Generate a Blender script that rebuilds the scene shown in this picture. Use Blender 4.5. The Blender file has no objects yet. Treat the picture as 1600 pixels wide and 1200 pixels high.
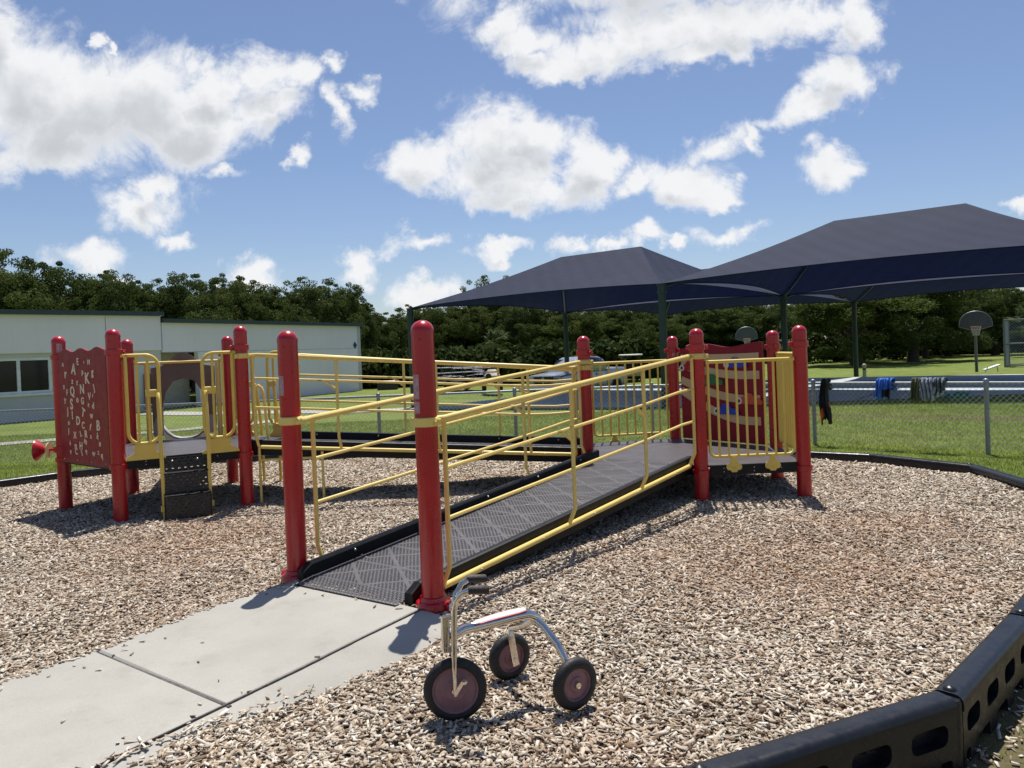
import bpy, math, random
import numpy as np
from mathutils import Vector, Matrix
R=math.radians
random.seed(7); rng=np.random.default_rng(11)
SC=bpy.context.scene
# ------------------------------------------------------------------ camera
cd=bpy.data.cameras.new('camera'); cam=bpy.data.objects.new('camera',cd); SC.collection.objects.link(cam); SC.camera=cam
EYE=1.416; pitch=R(0.7); roll=R(2.29)
F=Vector((0,math.cos(pitch),-math.sin(pitch))); R0=Vector((1,0,0)); U0=R0.cross(F)
RR=R0*math.cos(roll)-U0*math.sin(roll); UU=U0*math.cos(roll)+R0*math.sin(roll)
m=Matrix((RR,UU,-F)).transposed().to_4x4(); m.translation=Vector((0,0,EYE)); cam.matrix_world=m
cd.sensor_width=36; cd.lens=36*1155/1600; cd.shift_y=-35/1600; cd.clip_start=.05; cd.clip_end=3000
# ------------------------------------------------------------------ exposure, sun, sky
SC.view_settings.view_transform='Standard'; SC.view_settings.look='None'; SC.view_settings.exposure=0.2; SC.view_settings.gamma=1
SC.view_settings.use_curve_mapping=False
SUN_EL=R(70); SUN_AZ=R(10)
sl=bpy.data.lights.new('sun','SUN'); sl.energy=5.0; sl.angle=R(.5); sl.color=(1,.955,.89)
so=bpy.data.objects.new('sun',sl); SC.collection.objects.link(so)
sd=Vector((math.sin(SUN_AZ)*math.cos(SUN_EL),math.cos(SUN_AZ)*math.cos(SUN_EL),math.sin(SUN_EL)))
so.rotation_euler=sd.to_track_quat('Z','Y').to_euler(); so.location=(0,0,30)

W=bpy.data.worlds.new('World'); SC.world=W; W.use_nodes=True
def build_world():
    nt=W.node_tree; N=nt.nodes; L=nt.links
    for n in list(N): N.remove(n)
    out=N.new('ShaderNodeOutputWorld'); bg=N.new('ShaderNodeBackground'); bg.inputs['Strength'].default_value=.076
    sky=N.new('ShaderNodeTexSky'); sky.sky_type='NISHITA'; sky.sun_disc=False; sky.sun_elevation=SUN_EL; sky.sun_rotation=SUN_AZ
    sky.air_density=1.0; sky.dust_density=.5; sky.ozone_density=3.0; sky.altitude=10
    L.new(bg.outputs[0],out.inputs[0])
    # clouds: positions are (x/y, z/y) directions in the sky ahead
    C=CLOUDS
    g=bpy.data.node_groups.new('cloud_field','ShaderNodeTree')
    g.interface.new_socket('P',in_out='INPUT',socket_type='NodeSocketVector')
    g.interface.new_socket('D',in_out='OUTPUT',socket_type='NodeSocketFloat'); g.interface.new_socket('S',in_out='OUTPUT',socket_type='NodeSocketFloat')
    gi=g.nodes.new('NodeGroupInput'); go=g.nodes.new('NodeGroupOutput'); GL=g.links; GN=g.nodes
    def vm(op,a,b=None,c=None):
        n=GN.new('ShaderNodeVectorMath'); n.operation=op
        for i,v in enumerate((a,b,c)):
            if v is None: continue
            if hasattr(v,'links') or isinstance(v,bpy.types.NodeSocket): GL.new(v,n.inputs[i])
            else: n.inputs[i].default_value=v
        return n
    def mm(op,a,b=None,c=None,clamp=False):
        n=GN.new('ShaderNodeMath'); n.operation=op; n.use_clamp=clamp
        for i,v in enumerate((a,b,c)):
            if v is None: continue
            if isinstance(v,bpy.types.NodeSocket): GL.new(v,n.inputs[i])
            else: n.inputs[i].default_value=v
        return n.outputs[0]
    P=gi.outputs['P']
    wn=GN.new('ShaderNodeTexNoise'); wn.inputs['Scale'].default_value=7; wn.inputs['Detail'].default_value=3; GL.new(P,wn.inputs['Vector'])
    off=vm('SUBTRACT',wn.outputs['Color'],(.5,.5,.5)).outputs[0]
    Pw=vm('MULTIPLY_ADD',off,(.12,.10,0),P).outputs[0]
    wn2=GN.new('ShaderNodeTexNoise'); wn2.inputs['Scale'].default_value=26; wn2.inputs['Detail'].default_value=5; wn2.inputs['Roughness'].default_value=.6; GL.new(P,wn2.inputs['Vector'])
    Pw=vm('MULTIPLY_ADD',vm('SUBTRACT',wn2.outputs['Color'],(.5,.5,.5)).outputs[0],(.075,.06,0),Pw).outputs[0]
    acc=None
    for (u,v,ru,rv,w) in C:
        d=vm('SUBTRACT',Pw,(u,v,0)).outputs[0]; d=vm('MULTIPLY',d,(1/ru,1/rv,0)).outputs[0]
        l=vm('LENGTH',d).outputs['Value']; f=mm('MULTIPLY_ADD',l,-1.0*w,w)
        acc=f if acc is None else mm('SMOOTH_MAX',acc,f,.22) if False else mm('MAXIMUM',acc,f)
    n1=GN.new('ShaderNodeTexNoise'); n1.inputs['Scale'].default_value=11; n1.inputs['Detail'].default_value=11; n1.inputs['Roughness'].default_value=.68; n1.inputs['Distortion'].default_value=.6
    GL.new(P,n1.inputs['Vector'])
    n2=GN.new('ShaderNodeTexNoise'); n2.inputs['Scale'].default_value=4.5; n2.inputs['Detail'].default_value=2; GL.new(P,n2.inputs['Vector'])
    a=mm('MULTIPLY_ADD',mm('SUBTRACT',n1.outputs['Fac'],.5),1.75,acc)
    a=mm('MULTIPLY_ADD',mm('SUBTRACT',n2.outputs['Fac'],.5),.5,a)
    GL.new(mm('ADD',a,.12),go.inputs['D']); GL.new(mm('MULTIPLY_ADD',mm('SUBTRACT',n2.outputs['Fac'],.5),.9,acc),go.inputs['S'])
    def wm(op,a,b=None,c=None,clamp=False):
        n=N.new('ShaderNodeMath'); n.operation=op; n.use_clamp=clamp
        for i,v in enumerate((a,b,c)):
            if v is None: continue
            if isinstance(v,bpy.types.NodeSocket): L.new(v,n.inputs[i])
            else: n.inputs[i].default_value=v
        return n.outputs[0]
    tc=N.new('ShaderNodeTexCoord'); sp=N.new('ShaderNodeSeparateXYZ'); L.new(tc.outputs['Generated'],sp.inputs[0])
    y=wm('MAXIMUM',sp.outputs[1],.05); u=wm('DIVIDE',sp.outputs[0],y); v=wm('DIVIDE',sp.outputs[2],y)
    cb=N.new('ShaderNodeCombineXYZ'); L.new(u,cb.inputs[0]); L.new(v,cb.inputs[1])
    def grp(vec):
        n=N.new('ShaderNodeGroup'); n.node_tree=g; L.new(vec,n.inputs[0]); return n.outputs
    def shift(dx,dy):
        n=N.new('ShaderNodeVectorMath'); n.operation='ADD'; L.new(cb.outputs[0],n.inputs[0]); n.inputs[1].default_value=(dx,dy,0); return n.outputs[0]
    D=grp(cb.outputs[0])[0]; D2=grp(shift(.008,.030))[1]
    def sstep(x,a,b):
        n=N.new('ShaderNodeMapRange'); n.interpolation_type='SMOOTHSTEP'; L.new(x,n.inputs['Value'])
        n.inputs['From Min'].default_value=a; n.inputs['From Max'].default_value=b; return n.outputs[0]
    alpha=wm('MULTIPLY',sstep(D,-.02,.70),.985)
    alpha=wm('MULTIPLY',alpha,wm('GREATER_THAN',sp.outputs[1],.06))
    # behind the camera: scattered cumulus so reflections stay alive
    bn=N.new('ShaderNodeTexNoise'); bn.inputs['Scale'].default_value=3.2; bn.inputs['Detail'].default_value=7; L.new(tc.outputs['Generated'],bn.inputs['Vector'])
    ab=wm('MULTIPLY',wm('MULTIPLY',sstep(bn.outputs['Fac'],.62,.74),wm('LESS_THAN',sp.outputs[1],.06)),.9)
    thick=sstep(D,.15,.9); sh=wm('MULTIPLY',wm('MULTIPLY',sstep(D2,.25,.95),thick),.9)
    n3=N.new('ShaderNodeTexNoise'); n3.inputs['Scale'].default_value=22; n3.inputs['Detail'].default_value=6; L.new(cb.outputs[0],n3.inputs['Vector'])
    sh=wm('ADD',sh,wm('MULTIPLY',wm('SUBTRACT',n3.outputs['Fac'],.52),.55),clamp=True)
    mc=N.new('ShaderNodeMix'); mc.data_type='RGBA'; L.new(sh,mc.inputs[0]); mc.inputs[6].default_value=(10.4,10.5,10.7,1); mc.inputs[7].default_value=(6.6,6.9,7.3,1)
    mx=N.new('ShaderNodeMix'); mx.data_type='RGBA'; L.new(wm('MAXIMUM',alpha,ab),mx.inputs[0])
    tn=N.new('ShaderNodeMix'); tn.data_type='RGBA'; tn.blend_type='MULTIPLY'; tn.inputs[0].default_value=1; L.new(sky.outputs[0],tn.inputs[6]); tn.inputs[7].default_value=(1.18,1.15,1.22,1)
    L.new(tn.outputs[2],mx.inputs[6]); L.new(mc.outputs[2],mx.inputs[7]); L.new(mx.outputs[2],bg.inputs['Color'])
CLOUDS=[
(-0.639,0.388,0.087,0.107,1.00),(-0.573,0.343,0.126,0.087,1.00),(-0.477,0.356,0.107,0.073,1.00),(-0.418,0.328,0.107,0.068,1.00),(-0.609,0.301,0.116,0.048,1.00),(-0.662,0.449,0.058,0.087,1.00),
(-0.329,0.393,0.068,0.044,1.00),(-0.268,0.391,0.048,0.034,1.00),(-0.313,0.350,0.058,0.039,1.00),(-0.390,0.379,0.058,0.039,1.00),(-0.743,0.375,0.116,0.136,1.00),(-0.542,0.445,0.015,0.012,0.78),
(-0.525,0.427,0.010,0.014,0.78),(-0.216,0.410,0.026,0.015,0.78),(-0.219,0.342,0.021,0.044,0.78),(-0.179,0.362,0.027,0.019,0.78),(-0.273,0.275,0.017,0.027,0.78),(-0.361,0.253,0.041,0.017,0.78),
(-0.496,0.219,0.087,0.039,1.00),(-0.478,0.244,0.044,0.034,1.00),(-0.438,0.174,0.025,0.017,0.78),(-0.564,0.157,0.060,0.025,0.78),(-0.514,0.121,0.027,0.012,0.78),(-0.119,0.256,0.060,0.041,1.00),
(-0.006,0.277,0.092,0.058,1.00),(0.038,0.293,0.058,0.044,1.00),(-0.016,0.239,0.107,0.048,1.00),(0.105,0.247,0.044,0.053,1.00),(0.022,0.216,0.116,0.031,1.00),(0.234,0.225,0.089,0.041,1.00),
(0.294,0.205,0.048,0.021,1.00),(0.165,0.219,0.035,0.025,0.90),(0.297,0.278,0.058,0.027,0.78),(0.340,0.276,0.019,0.029,0.78),(0.433,0.225,0.056,0.037,1.00),(0.384,0.296,0.044,0.021,0.78),
(0.463,0.345,0.053,0.041,1.00),(0.410,0.304,0.058,0.025,0.90),(0.043,0.421,0.058,0.034,1.00),(0.129,0.409,0.087,0.048,1.00),(0.076,0.386,0.078,0.027,1.00),(0.207,0.432,0.107,0.044,1.00),
(0.319,0.428,0.116,0.044,1.00),(0.406,0.441,0.107,0.039,1.00),(0.483,0.430,0.041,0.053,1.00),(0.001,0.453,0.058,0.024,0.78),(0.267,0.400,0.097,0.025,0.90),(0.193,0.501,0.320,0.058,1.00),
(-0.115,0.148,0.053,0.017,0.78),(-0.012,0.133,0.050,0.012,0.78),(-0.198,0.130,0.031,0.021,0.78),(0.093,0.140,0.035,0.017,0.78),(0.179,0.145,0.029,0.017,0.78),(0.218,0.139,0.017,0.010,0.78),
(0.292,0.147,0.060,0.016,0.78),(-0.100,0.083,0.053,0.021,0.78),(-0.359,0.110,0.041,0.029,0.90),(-0.406,0.112,0.016,0.014,0.78),(0.682,0.176,0.033,0.014,0.78),(0.136,0.132,0.029,0.012,0.78),
(0.643,0.036,0.058,0.012,0.30),(-0.855,0.225,0.078,0.048,1.00),(0.877,0.337,0.116,0.058,1.00),(0.830,0.218,0.078,0.029,1.00),(-0.148,0.583,0.145,0.058,1.00),(-0.449,0.595,0.145,0.068,1.00)
]
build_world()

# ------------------------------------------------------------------ helpers
COL=SC.collection
def tag(o,label=None,cat=None,group=None,kind=None):
    if label: o['label']=label
    if cat: o['category']=cat
    if group: o['group']=group
    if kind: o['kind']=kind
    return o
def empty(name,loc,label,cat,group=None):
    o=bpy.data.objects.new(name,None); COL.objects.link(o); o.location=loc; o.empty_display_size=.2
    return tag(o,label,cat,group)
def world_loc(o):
    p=Vector((0,0,0))
    while o: p+=Vector(o.location); o=o.parent
    return p
class MB:
    def __init__(s): s.v=[]; s.f=[]; s.uv={}; s.mi=[]; s.cur=0
    def add(s,vs,fs,uvs=None):
        b=len(s.v); s.v+= [tuple(v) for v in vs]
        for i,f in enumerate(fs):
            s.f.append([b+k for k in f]); s.mi.append(s.cur)
            if uvs: s.uv[len(s.f)-1]=uvs[i]
        return s
    def tube(s,pts,r,n=10,caps=True,closed=False):
        pts=[Vector(p) for p in pts]; N=len(pts); rs=r if isinstance(r,(list,tuple)) else [r]*N
        up=None; vs=[]
        for i,p in enumerate(pts):
            if closed: t=(pts[(i+1)%N]-pts[i-1])
            else: t=(pts[min(i+1,N-1)]-pts[max(i-1,0)])
            t.normalize()
            if up is None:
                up=Vector((0,0,1)) if abs(t.z)<.95 else Vector((0,1,0))
            up=(up-t*up.dot(t)); 
            if up.length<1e-5: up=Vector((1,0,0))-t*t.x
            up.normalize(); sd_=t.cross(up)
            for k in range(n):
                a=2*math.pi*k/n; vs.append(p+(up*math.cos(a)+sd_*math.sin(a))*rs[i])
        fs=[]
        M=N if closed else N-1
        for i in range(M):
            for k in range(n):
                a=i*n+k; b=i*n+(k+1)%n; c=((i+1)%N)*n+(k+1)%n; d=((i+1)%N)*n+k; fs.append((a,d,c,b))
        if caps and not closed: fs.append(tuple(range(n))); fs.append(tuple((N-1)*n+k for k in reversed(range(n))))
        return s.add(vs,fs)
    def box(s,c,d,ax=None,bev=0):
        c=Vector(c); X,Y,Z=ax or (Vector((1,0,0)),Vector((0,1,0)),Vector((0,0,1)))
        X,Y,Z=Vector(X),Vector(Y),Vector(Z)
        if bev<=0:
            vs=[c+X*(sx*d[0]/2)+Y*(sy*d[1]/2)+Z*(sz*d[2]/2) for sx in(-1,1) for sy in(-1,1) for sz in(-1,1)]
            return s.add(vs,[(0,1,3,2),(4,6,7,5),(0,4,5,1),(2,3,7,6),(0,2,6,4),(1,5,7,3)])
        hx,hy,hz=[q/2 for q in d]; b=min(bev,hx*.9,hy*.9,hz*.9); vs=[];ix={}
        for sx in(-1,1):
            for sy in(-1,1):
                for sz in(-1,1):
                    for k,(x,y,z) in enumerate(((hx,hy-b,hz-b),(hx-b,hy,hz-b),(hx-b,hy-b,hz))):
                        ix[(sx,sy,sz,k)]=len(vs); vs.append(c+X*(sx*x)+Y*(sy*y)+Z*(sz*z))
        fs=[]
        for sg in(-1,1):
            o=[(-1,-1),(1,-1),(1,1),(-1,1)]
            if sg<0:o=o[::-1]
            fs.append([ix[(sg,a,b_,0)] for a,b_ in o]); fs.append([ix[(b_,sg,a,1)] for a,b_ in o]); fs.append([ix[(a,b_,sg,2)] for a,b_ in o])
        for a in(-1,1):
            for b_ in(-1,1):
                e1=[ix[(a,b_,-1,0)],ix[(a,b_,1,0)],ix[(a,b_,1,1)],ix[(a,b_,-1,1)]]
                e2=[ix[(a,-1,b_,0)],ix[(a,1,b_,0)],ix[(a,1,b_,2)],ix[(a,-1,b_,2)]]
                e3=[ix[(-1,a,b_,1)],ix[(1,a,b_,1)],ix[(1,a,b_,2)],ix[(-1,a,b_,2)]]
                fs+=[e1,e2,e3]
                for c_ in(-1,1): fs.append([ix[(a,b_,c_,0)],ix[(a,b_,c_,1)],ix[(a,b_,c_,2)]])
        return s.add(vs,fs)
    def beam(s,a,b,w,h,up=(0,0,1),bev=0):
        a=Vector(a);b=Vector(b);d=b-a; X=d.normalized(); Y=Vector(up).cross(X).normalized(); Z=X.cross(Y)
        return s.box((a+b)/2,(d.length,w,h),(X,Y,Z),bev)
    def lathe(s,c,prof,n=24,axis=(0,0,1),cap=True):
        c=Vector(c);A=Vector(axis).normalized();u=A.orthogonal().normalized();w=A.cross(u);vs=[];fs=[]
        for (r,z) in prof:
            for k in range(n):
                a=2*math.pi*k/n; vs.append(c+A*z+(u*math.cos(a)+w*math.sin(a))*max(r,1e-4))
        for i in range(len(prof)-1):
            for k in range(n): fs.append((i*n+k,i*n+(k+1)%n,(i+1)*n+(k+1)%n,(i+1)*n+k))
        if cap and prof[0][0]>1e-3: fs.append(tuple(reversed(range(n))))
        if cap and prof[-1][0]>1e-3: fs.append(tuple((len(prof)-1)*n+k for k in range(n)))
        return s.add(vs,fs)
    def prism(s,poly,org,X,Y,t):
        org=Vector(org);X=Vector(X);Y=Vector(Y);Z=X.cross(Y).normalized();n=len(poly)
        vs=[org+X*a+Y*b-Z*(t/2) for a,b in poly]+[org+X*a+Y*b+Z*(t/2) for a,b in poly]
        fs=[tuple(reversed(range(n))),tuple(range(n,2*n))]+[(i,(i+1)%n,n+(i+1)%n,n+i) for i in range(n)]
        return s.add(vs,fs)
    def ball(s,c,r,n=10,sc=(1,1,1)):
        c=Vector(c);vs=[];fs=[];m_=n//2+1
        for i in range(m_+1):
            th=math.pi*i/m_
            for k in range(n):
                a=2*math.pi*k/n; vs.append((c.x+r*sc[0]*math.sin(th)*math.cos(a),c.y+r*sc[1]*math.sin(th)*math.sin(a),c.z+r*sc[2]*math.cos(th)))
        for i in range(m_):
            for k in range(n): fs.append((i*n+k,(i+1)*n+k,(i+1)*n+(k+1)%n,i*n+(k+1)%n))
        return s.add(vs,fs)
    def build(s,name,mat,parent=None,smooth=False,angle=40):
        me=bpy.data.meshes.new(name); off=world_loc(parent) if parent else Vector((0,0,0))
        me.from_pydata([(x-off.x,y-off.y,z-off.z) for x,y,z in s.v],[],s.f)
        mats=mat if isinstance(mat,(list,tuple)) else [mat]
        for m_ in mats: me.materials.append(m_)
        if len(mats)>1: me.polygons.foreach_set('material_index',s.mi)
        if s.uv:
            ul=me.uv_layers.new(name='UVMap')
            for fi,uvs in s.uv.items():
                for li,uv in zip(me.polygons[fi].loop_indices,uvs): ul.data[li].uv=uv
        if smooth:
            me.polygons.foreach_set('use_smooth',[True]*len(me.polygons))
            try: me.set_sharp_from_angle(angle=R(angle))
            except Exception: pass
        o=bpy.data.objects.new(name,me); COL.objects.link(o)
        if parent: o.parent=parent
        return o
def npmesh(name,V,Fq,mat,parent=None,attr=None):
    me=bpy.data.meshes.new(name); k=Fq.shape[1]
    me.vertices.add(len(V)); me.vertices.foreach_set('co',V.astype(np.float32).ravel())
    me.loops.add(Fq.size); me.loops.foreach_set('vertex_index',Fq.astype(np.int32).ravel())
    me.polygons.add(len(Fq)); me.polygons.foreach_set('loop_start',np.arange(0,Fq.size,k,dtype=np.int32))
    try: me.polygons.foreach_set('loop_total',np.full(len(Fq),k,dtype=np.int32))
    except Exception: pass
    me.materials.append(mat); me.update(calc_edges=True)
    if attr is not None:
        a=me.attributes.new('rnd','FLOAT','POINT'); a.data.foreach_set('value',attr.astype(np.float32))
    o=bpy.data.objects.new(name,me); COL.objects.link(o)
    if parent: o.parent=parent
    return o
# ------------------------------------------------------------------ materials
def newmat(name):
    m_=bpy.data.materials.new(name); m_.use_nodes=True; nt=m_.node_tree; b=nt.nodes['Principled BSDF']; return m_,nt,b
def mixrgb(nt,fac,a,b,mode='MIX'):
    n=nt.nodes.new('ShaderNodeMix'); n.data_type='RGBA'; n.blend_type=mode
    for s_,v in ((n.inputs[0],fac),(n.inputs[6],a),(n.inputs[7],b)):
        if isinstance(v,bpy.types.NodeSocket): nt.links.new(v,s_)
        elif isinstance(v,(int,float)): s_.default_value=v
        else: s_.default_value=(*v,1) if len(v)==3 else v
    return n.outputs[2]
def noise(nt,scale,detail=4,rough=.55,vec=None,obj=True):
    n=nt.nodes.new('ShaderNodeTexNoise'); n.inputs['Scale'].default_value=scale; n.inputs['Detail'].default_value=detail; n.inputs['Roughness'].default_value=rough
    if vec is None:
        g=nt.nodes.new('ShaderNodeNewGeometry'); vec=g.outputs['Position']
    nt.links.new(vec,n.inputs['Vector']); return n.outputs['Fac']
def ramp(nt,x,stops):
    n=nt.nodes.new('ShaderNodeValToRGB'); nt.links.new(x,n.inputs[0]); e=n.color_ramp.elements
    while len(e)<len(stops): e.new(.5)
    for q,(p,c) in zip(e,stops): q.position=p; q.color=(*c,1) if len(c)==3 else c
    return n.outputs[0]
def bump(nt,b,h,strength,dist=.01):
    n=nt.nodes.new('ShaderNodeBump'); n.inputs['Strength'].default_value=strength; n.inputs['Distance'].default_value=dist
    nt.links.new(h,n.inputs['Height']); nt.links.new(n.outputs[0],b.inputs['Normal'])
def simple(name,col,rough=.5,metal=0,var=.12,scale=6,bmp=0,bscale=60,coat=0,dirt=None,trans=0,spec=None):
    m_,nt,b=newmat(name)
    f=noise(nt,scale,5)
    lo=tuple(c*(1-var) for c in col); hi=tuple(min(1,c*(1+var)) for c in col)
    c=ramp(nt,f,[(.3,lo),(.7,hi)])
    if dirt:
        d=ramp(nt,noise(nt,scale*3.1,6,.7),[(.52,(0,0,0)),(.75,(1,1,1))]); c=mixrgb(nt,mixrgb(nt,.45,(0,0,0),d),c,dirt)
    nt.links.new(c,b.inputs['Base Color'])
    r=ramp(nt,noise(nt,scale*2.3,5,.6),[(.3,(max(.02,rough-.08),)*3),(.7,(min(1,rough+.1),)*3)]); nt.links.new(r,b.inputs['Roughness'])
    b.inputs['Metallic'].default_value=metal
    if coat: b.inputs['Coat Weight'].default_value=coat; b.inputs['Coat Roughness'].default_value=.12
    if bmp: bump(nt,b,noise(nt,bscale,4),bmp)
    if spec is not None: b.inputs['Specular IOR Level'].default_value=spec
    return m_
M={}
M['red']=simple('red_paint',(.43,.007,.013),.28,var=.13,coat=.25,scale=2.5)
M['redp']=simple('red_plastic',(.27,.011,.022),.45,var=.08,bmp=.05,bscale=140,spec=.3)
M['yel']=simple('yellow_paint',(.80,.60,.17),.36,var=.05,dirt=(.62,.46,.2))
M['yelp']=simple('yellow_plastic',(.76,.55,.11),.42,var=.06)
M['tanp']=simple('tan_plastic',(.62,.44,.22),.5,var=.06)
M['blk']=simple('black_vinyl',(.008,.008,.009),.45,var=.3,bmp=.1,bscale=220,spec=.25)
M['curb']=simple('black_border_plastic',(.011,.012,.015),.3,var=.25,scale=9,bmp=.06,bscale=260,dirt=(.03,.028,.026),spec=.4)
M['bolt']=simple('bolt_steel',(.55,.53,.5),.35,metal=.9)
M['galv']=simple('galvanized_steel',(.27,.29,.31),.45,metal=.6,scale=15)
M['hoopp']=simple('dull_pole_paint',(.13,.145,.15),.6)
M['steel']=simple('weathered_steel',(.10,.10,.12),.5,metal=.5)
M['wire']=simple('chain_wire',(.62,.62,.58),.5,metal=.2)
M['stick']=simple('faded_sticker',(.42,.26,.28),.6,var=.35,scale=60)
M['brown']=simple('brown_plastic',(.17,.12,.09),.5,var=.12,bmp=.1)
M['slide']=simple('grey_tan_plastic',(.33,.32,.31),.45,var=.08)
M['chrome']=simple('worn_chrome',(.72,.68,.62),.16,metal=1,var=.1,scale=30,dirt=(.3,.17,.09))
M['rubber']=simple('black_rubber',(.014,.014,.014),.6,var=.3,scale=40,bmp=.2,bscale=120,dirt=(.05,.045,.04))
M['hub']=simple('faded_maroon_plastic',(.27,.135,.145),.5,var=.15,scale=30,dirt=(.3,.24,.22))
M['grip']=simple('brown_rubber_grip',(.045,.033,.028),.6,bmp=.3,bscale=160)
M['seatw']=simple('white_seat_vinyl',(.68,.64,.62),.4,scale=40,dirt=(.5,.25,.25))
M['seatr']=simple('faded_red_trim',(.42,.05,.06),.45)
M['conc']=None
M['fascia']=simple('dark_green_metal',(.03,.055,.055),.4,var=.1)
M['frame']=simple('pale_window_frame',(.72,.73,.74),.5)
M['green_post']=simple('dark_green_paint',(.008,.035,.022),.35,var=.15)
M['mortar']=simple('beige_paint',(.45,.42,.36),.7)
M['white']=simple('white_paint',(.72,.74,.74),.6,var=.05,scale=3,dirt=(.5,.52,.52))
M['silver']=simple('silver_car_paint',(.34,.37,.42),.28,metal=.75,var=.05,coat=.6)
M['blackp']=simple('black_trim',(.01,.01,.011),.4)
M['tirem']=simple('tyre_black',(.015,.015,.015),.75)
M['backb']=simple('grey_backboard',(.09,.10,.105),.5)
M['net']=simple('white_net_cord',(.6,.58,.52),.8)
M['rim']=simple('orange_rim',(.4,.09,.03),.5)
M['orange']=simple('orange_cloth',(.65,.12,.03),.8)
M['jacket']=simple('black_cloth',(.012,.012,.014),.85,var=.3,scale=30)
M['bluec']=simple('blue_cloth',(.04,.15,.55),.8,var=.3,scale=20)
M['olive']=simple('olive_cloth',(.09,.105,.05),.85,var=.3,scale=20)
M['greyc']=simple('grey_blue_cloth',(.3,.33,.38),.85,var=.4,scale=14)
M['darkc']=simple('dark_patterned_cloth',(.07,.08,.09),.85,var=.9,scale=22)
M['netg']=simple('green_mesh_plastic',(.01,.22,.13),.5,var=.3,scale=20)
M['blue']=simple('blue_plastic',(.012,.06,.42),.4); M['orangep']=simple('orange_plastic',(.6,.09,.03),.4)
M['greenp']=simple('green_plastic',(.015,.16,.05),.4); M['whitep']=simple('white_plastic',(.75,.73,.68),.5)
M['beige']=simple('beige_panel',(.5,.44,.33),.45)
M['bark']=simple('oak_bark',(.07,.055,.04),.9,var=.35,scale=8,bmp=.6,bscale=20)
M['moss']=simple('hanging_moss',(.12,.13,.1),.9)
def glassm():
    m_,nt,b=newmat('dark_window_glass'); b.inputs['Base Color'].default_value=(.012,.016,.018,1); b.inputs['Roughness'].default_value=.06
    b.inputs['Specular IOR Level'].default_value=.35
    bump(nt,b,noise(nt,1.5,2),.02,.05); return m_
M['glass']=glassm()
def lampglass():
    m_,nt,b=newmat('headlight_glass'); b.inputs['Base Color'].default_value=(.5,.52,.55,1); b.inputs['Roughness'].default_value=.15; b.inputs['Metallic'].default_value=.5; return m_
M['lamp']=lampglass()
# perforated metal: holes cut through with a mask in metres along (u) and across (v)
def perf(name,col,rib=True,pu=.032,pv=.0165,hu=.62,hv=.55,W_=.92,P_=.31,rough=.5):
    m_,nt,b=newmat(name); N=nt.nodes; L=nt.links
    uv=N.new('ShaderNodeUVMap'); uv.uv_map='UVMap'; sp=N.new('ShaderNodeSeparateXYZ'); L.new(uv.outputs[0],sp.inputs[0])
    def mm(op,a,b_=None,c=None):
        n=N.new('ShaderNodeMath'); n.operation=op
        for i,v in enumerate((a,b_,c)):
            if v is None: continue
            if isinstance(v,bpy.types.NodeSocket): L.new(v,n.inputs[i])
            else: n.inputs[i].default_value=v
        return n.outputs[0]
    u,v=sp.outputs[0],sp.outputs[1]
    vv=mm('DIVIDE',v,pv); row=mm('FLOOR',vv); fv=mm('ABSOLUTE',mm('SUBTRACT',mm('FRACT',vv),.5))
    uu=mm('ADD',mm('DIVIDE',u,pu),mm('MULTIPLY',mm('MODULO',row,2),.5)); fu=mm('ABSOLUTE',mm('SUBTRACT',mm('FRACT',uu),.5))
    hole=mm('MULTIPLY',mm('LESS_THAN',fv,hv/2),mm('LESS_THAN',fu,hu/2))
    if rib:
        un=mm('DIVIDE',u,P_); vn=mm('DIVIDE',v,W_)
        def line(x,w): return mm('GREATER_THAN',mm('ABSOLUTE',mm('SUBTRACT',mm('FRACT',x),.5)),w)   # 1 near integer
        s1=line(un,.47); s2=line(mm('ADD',un,mm('MULTIPLY',vn,2)),.455); s3=line(mm('SUBTRACT',un,mm('MULTIPLY',vn,2)),.455)
        e=mm('GREATER_THAN',mm('ABSOLUTE',mm('SUBTRACT',vn,.5)),.475)
        sol=mm('MAXIMUM',mm('MAXIMUM',s1,s2),mm('MAXIMUM',s3,e)); hole=mm('MULTIPLY',hole,mm('SUBTRACT',1,sol))
    c=ramp(nt,noise(nt,7,5),[(.3,tuple(x*.8 for x in col)),(.7,tuple(x*1.2 for x in col))])
    d=ramp(nt,noise(nt,23,6,.7),[(.55,(0,0,0)),(.8,(.5,.5,.5))]); c=mixrgb(nt,d,c,(.2,.17,.14))
    L.new(c,b.inputs['Base Color']); b.inputs['Roughness'].default_value=rough
    L.new(mm('SUBTRACT',1,hole),b.inputs['Alpha']); return m_
M['perf']=perf('perforated_ramp_coating',(.088,.083,.088))
M['deck']=perf('perforated_deck_coating',(.105,.096,.102),rib=False,pu=.021,pv=.019,hu=.42,hv=.42,rough=.42)
M['perfb']=perf('perforated_step_black',(.012,.012,.013),rib=False,pu=.055,pv=.03,hu=.35,hv=.3,rough=.35)
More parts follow.
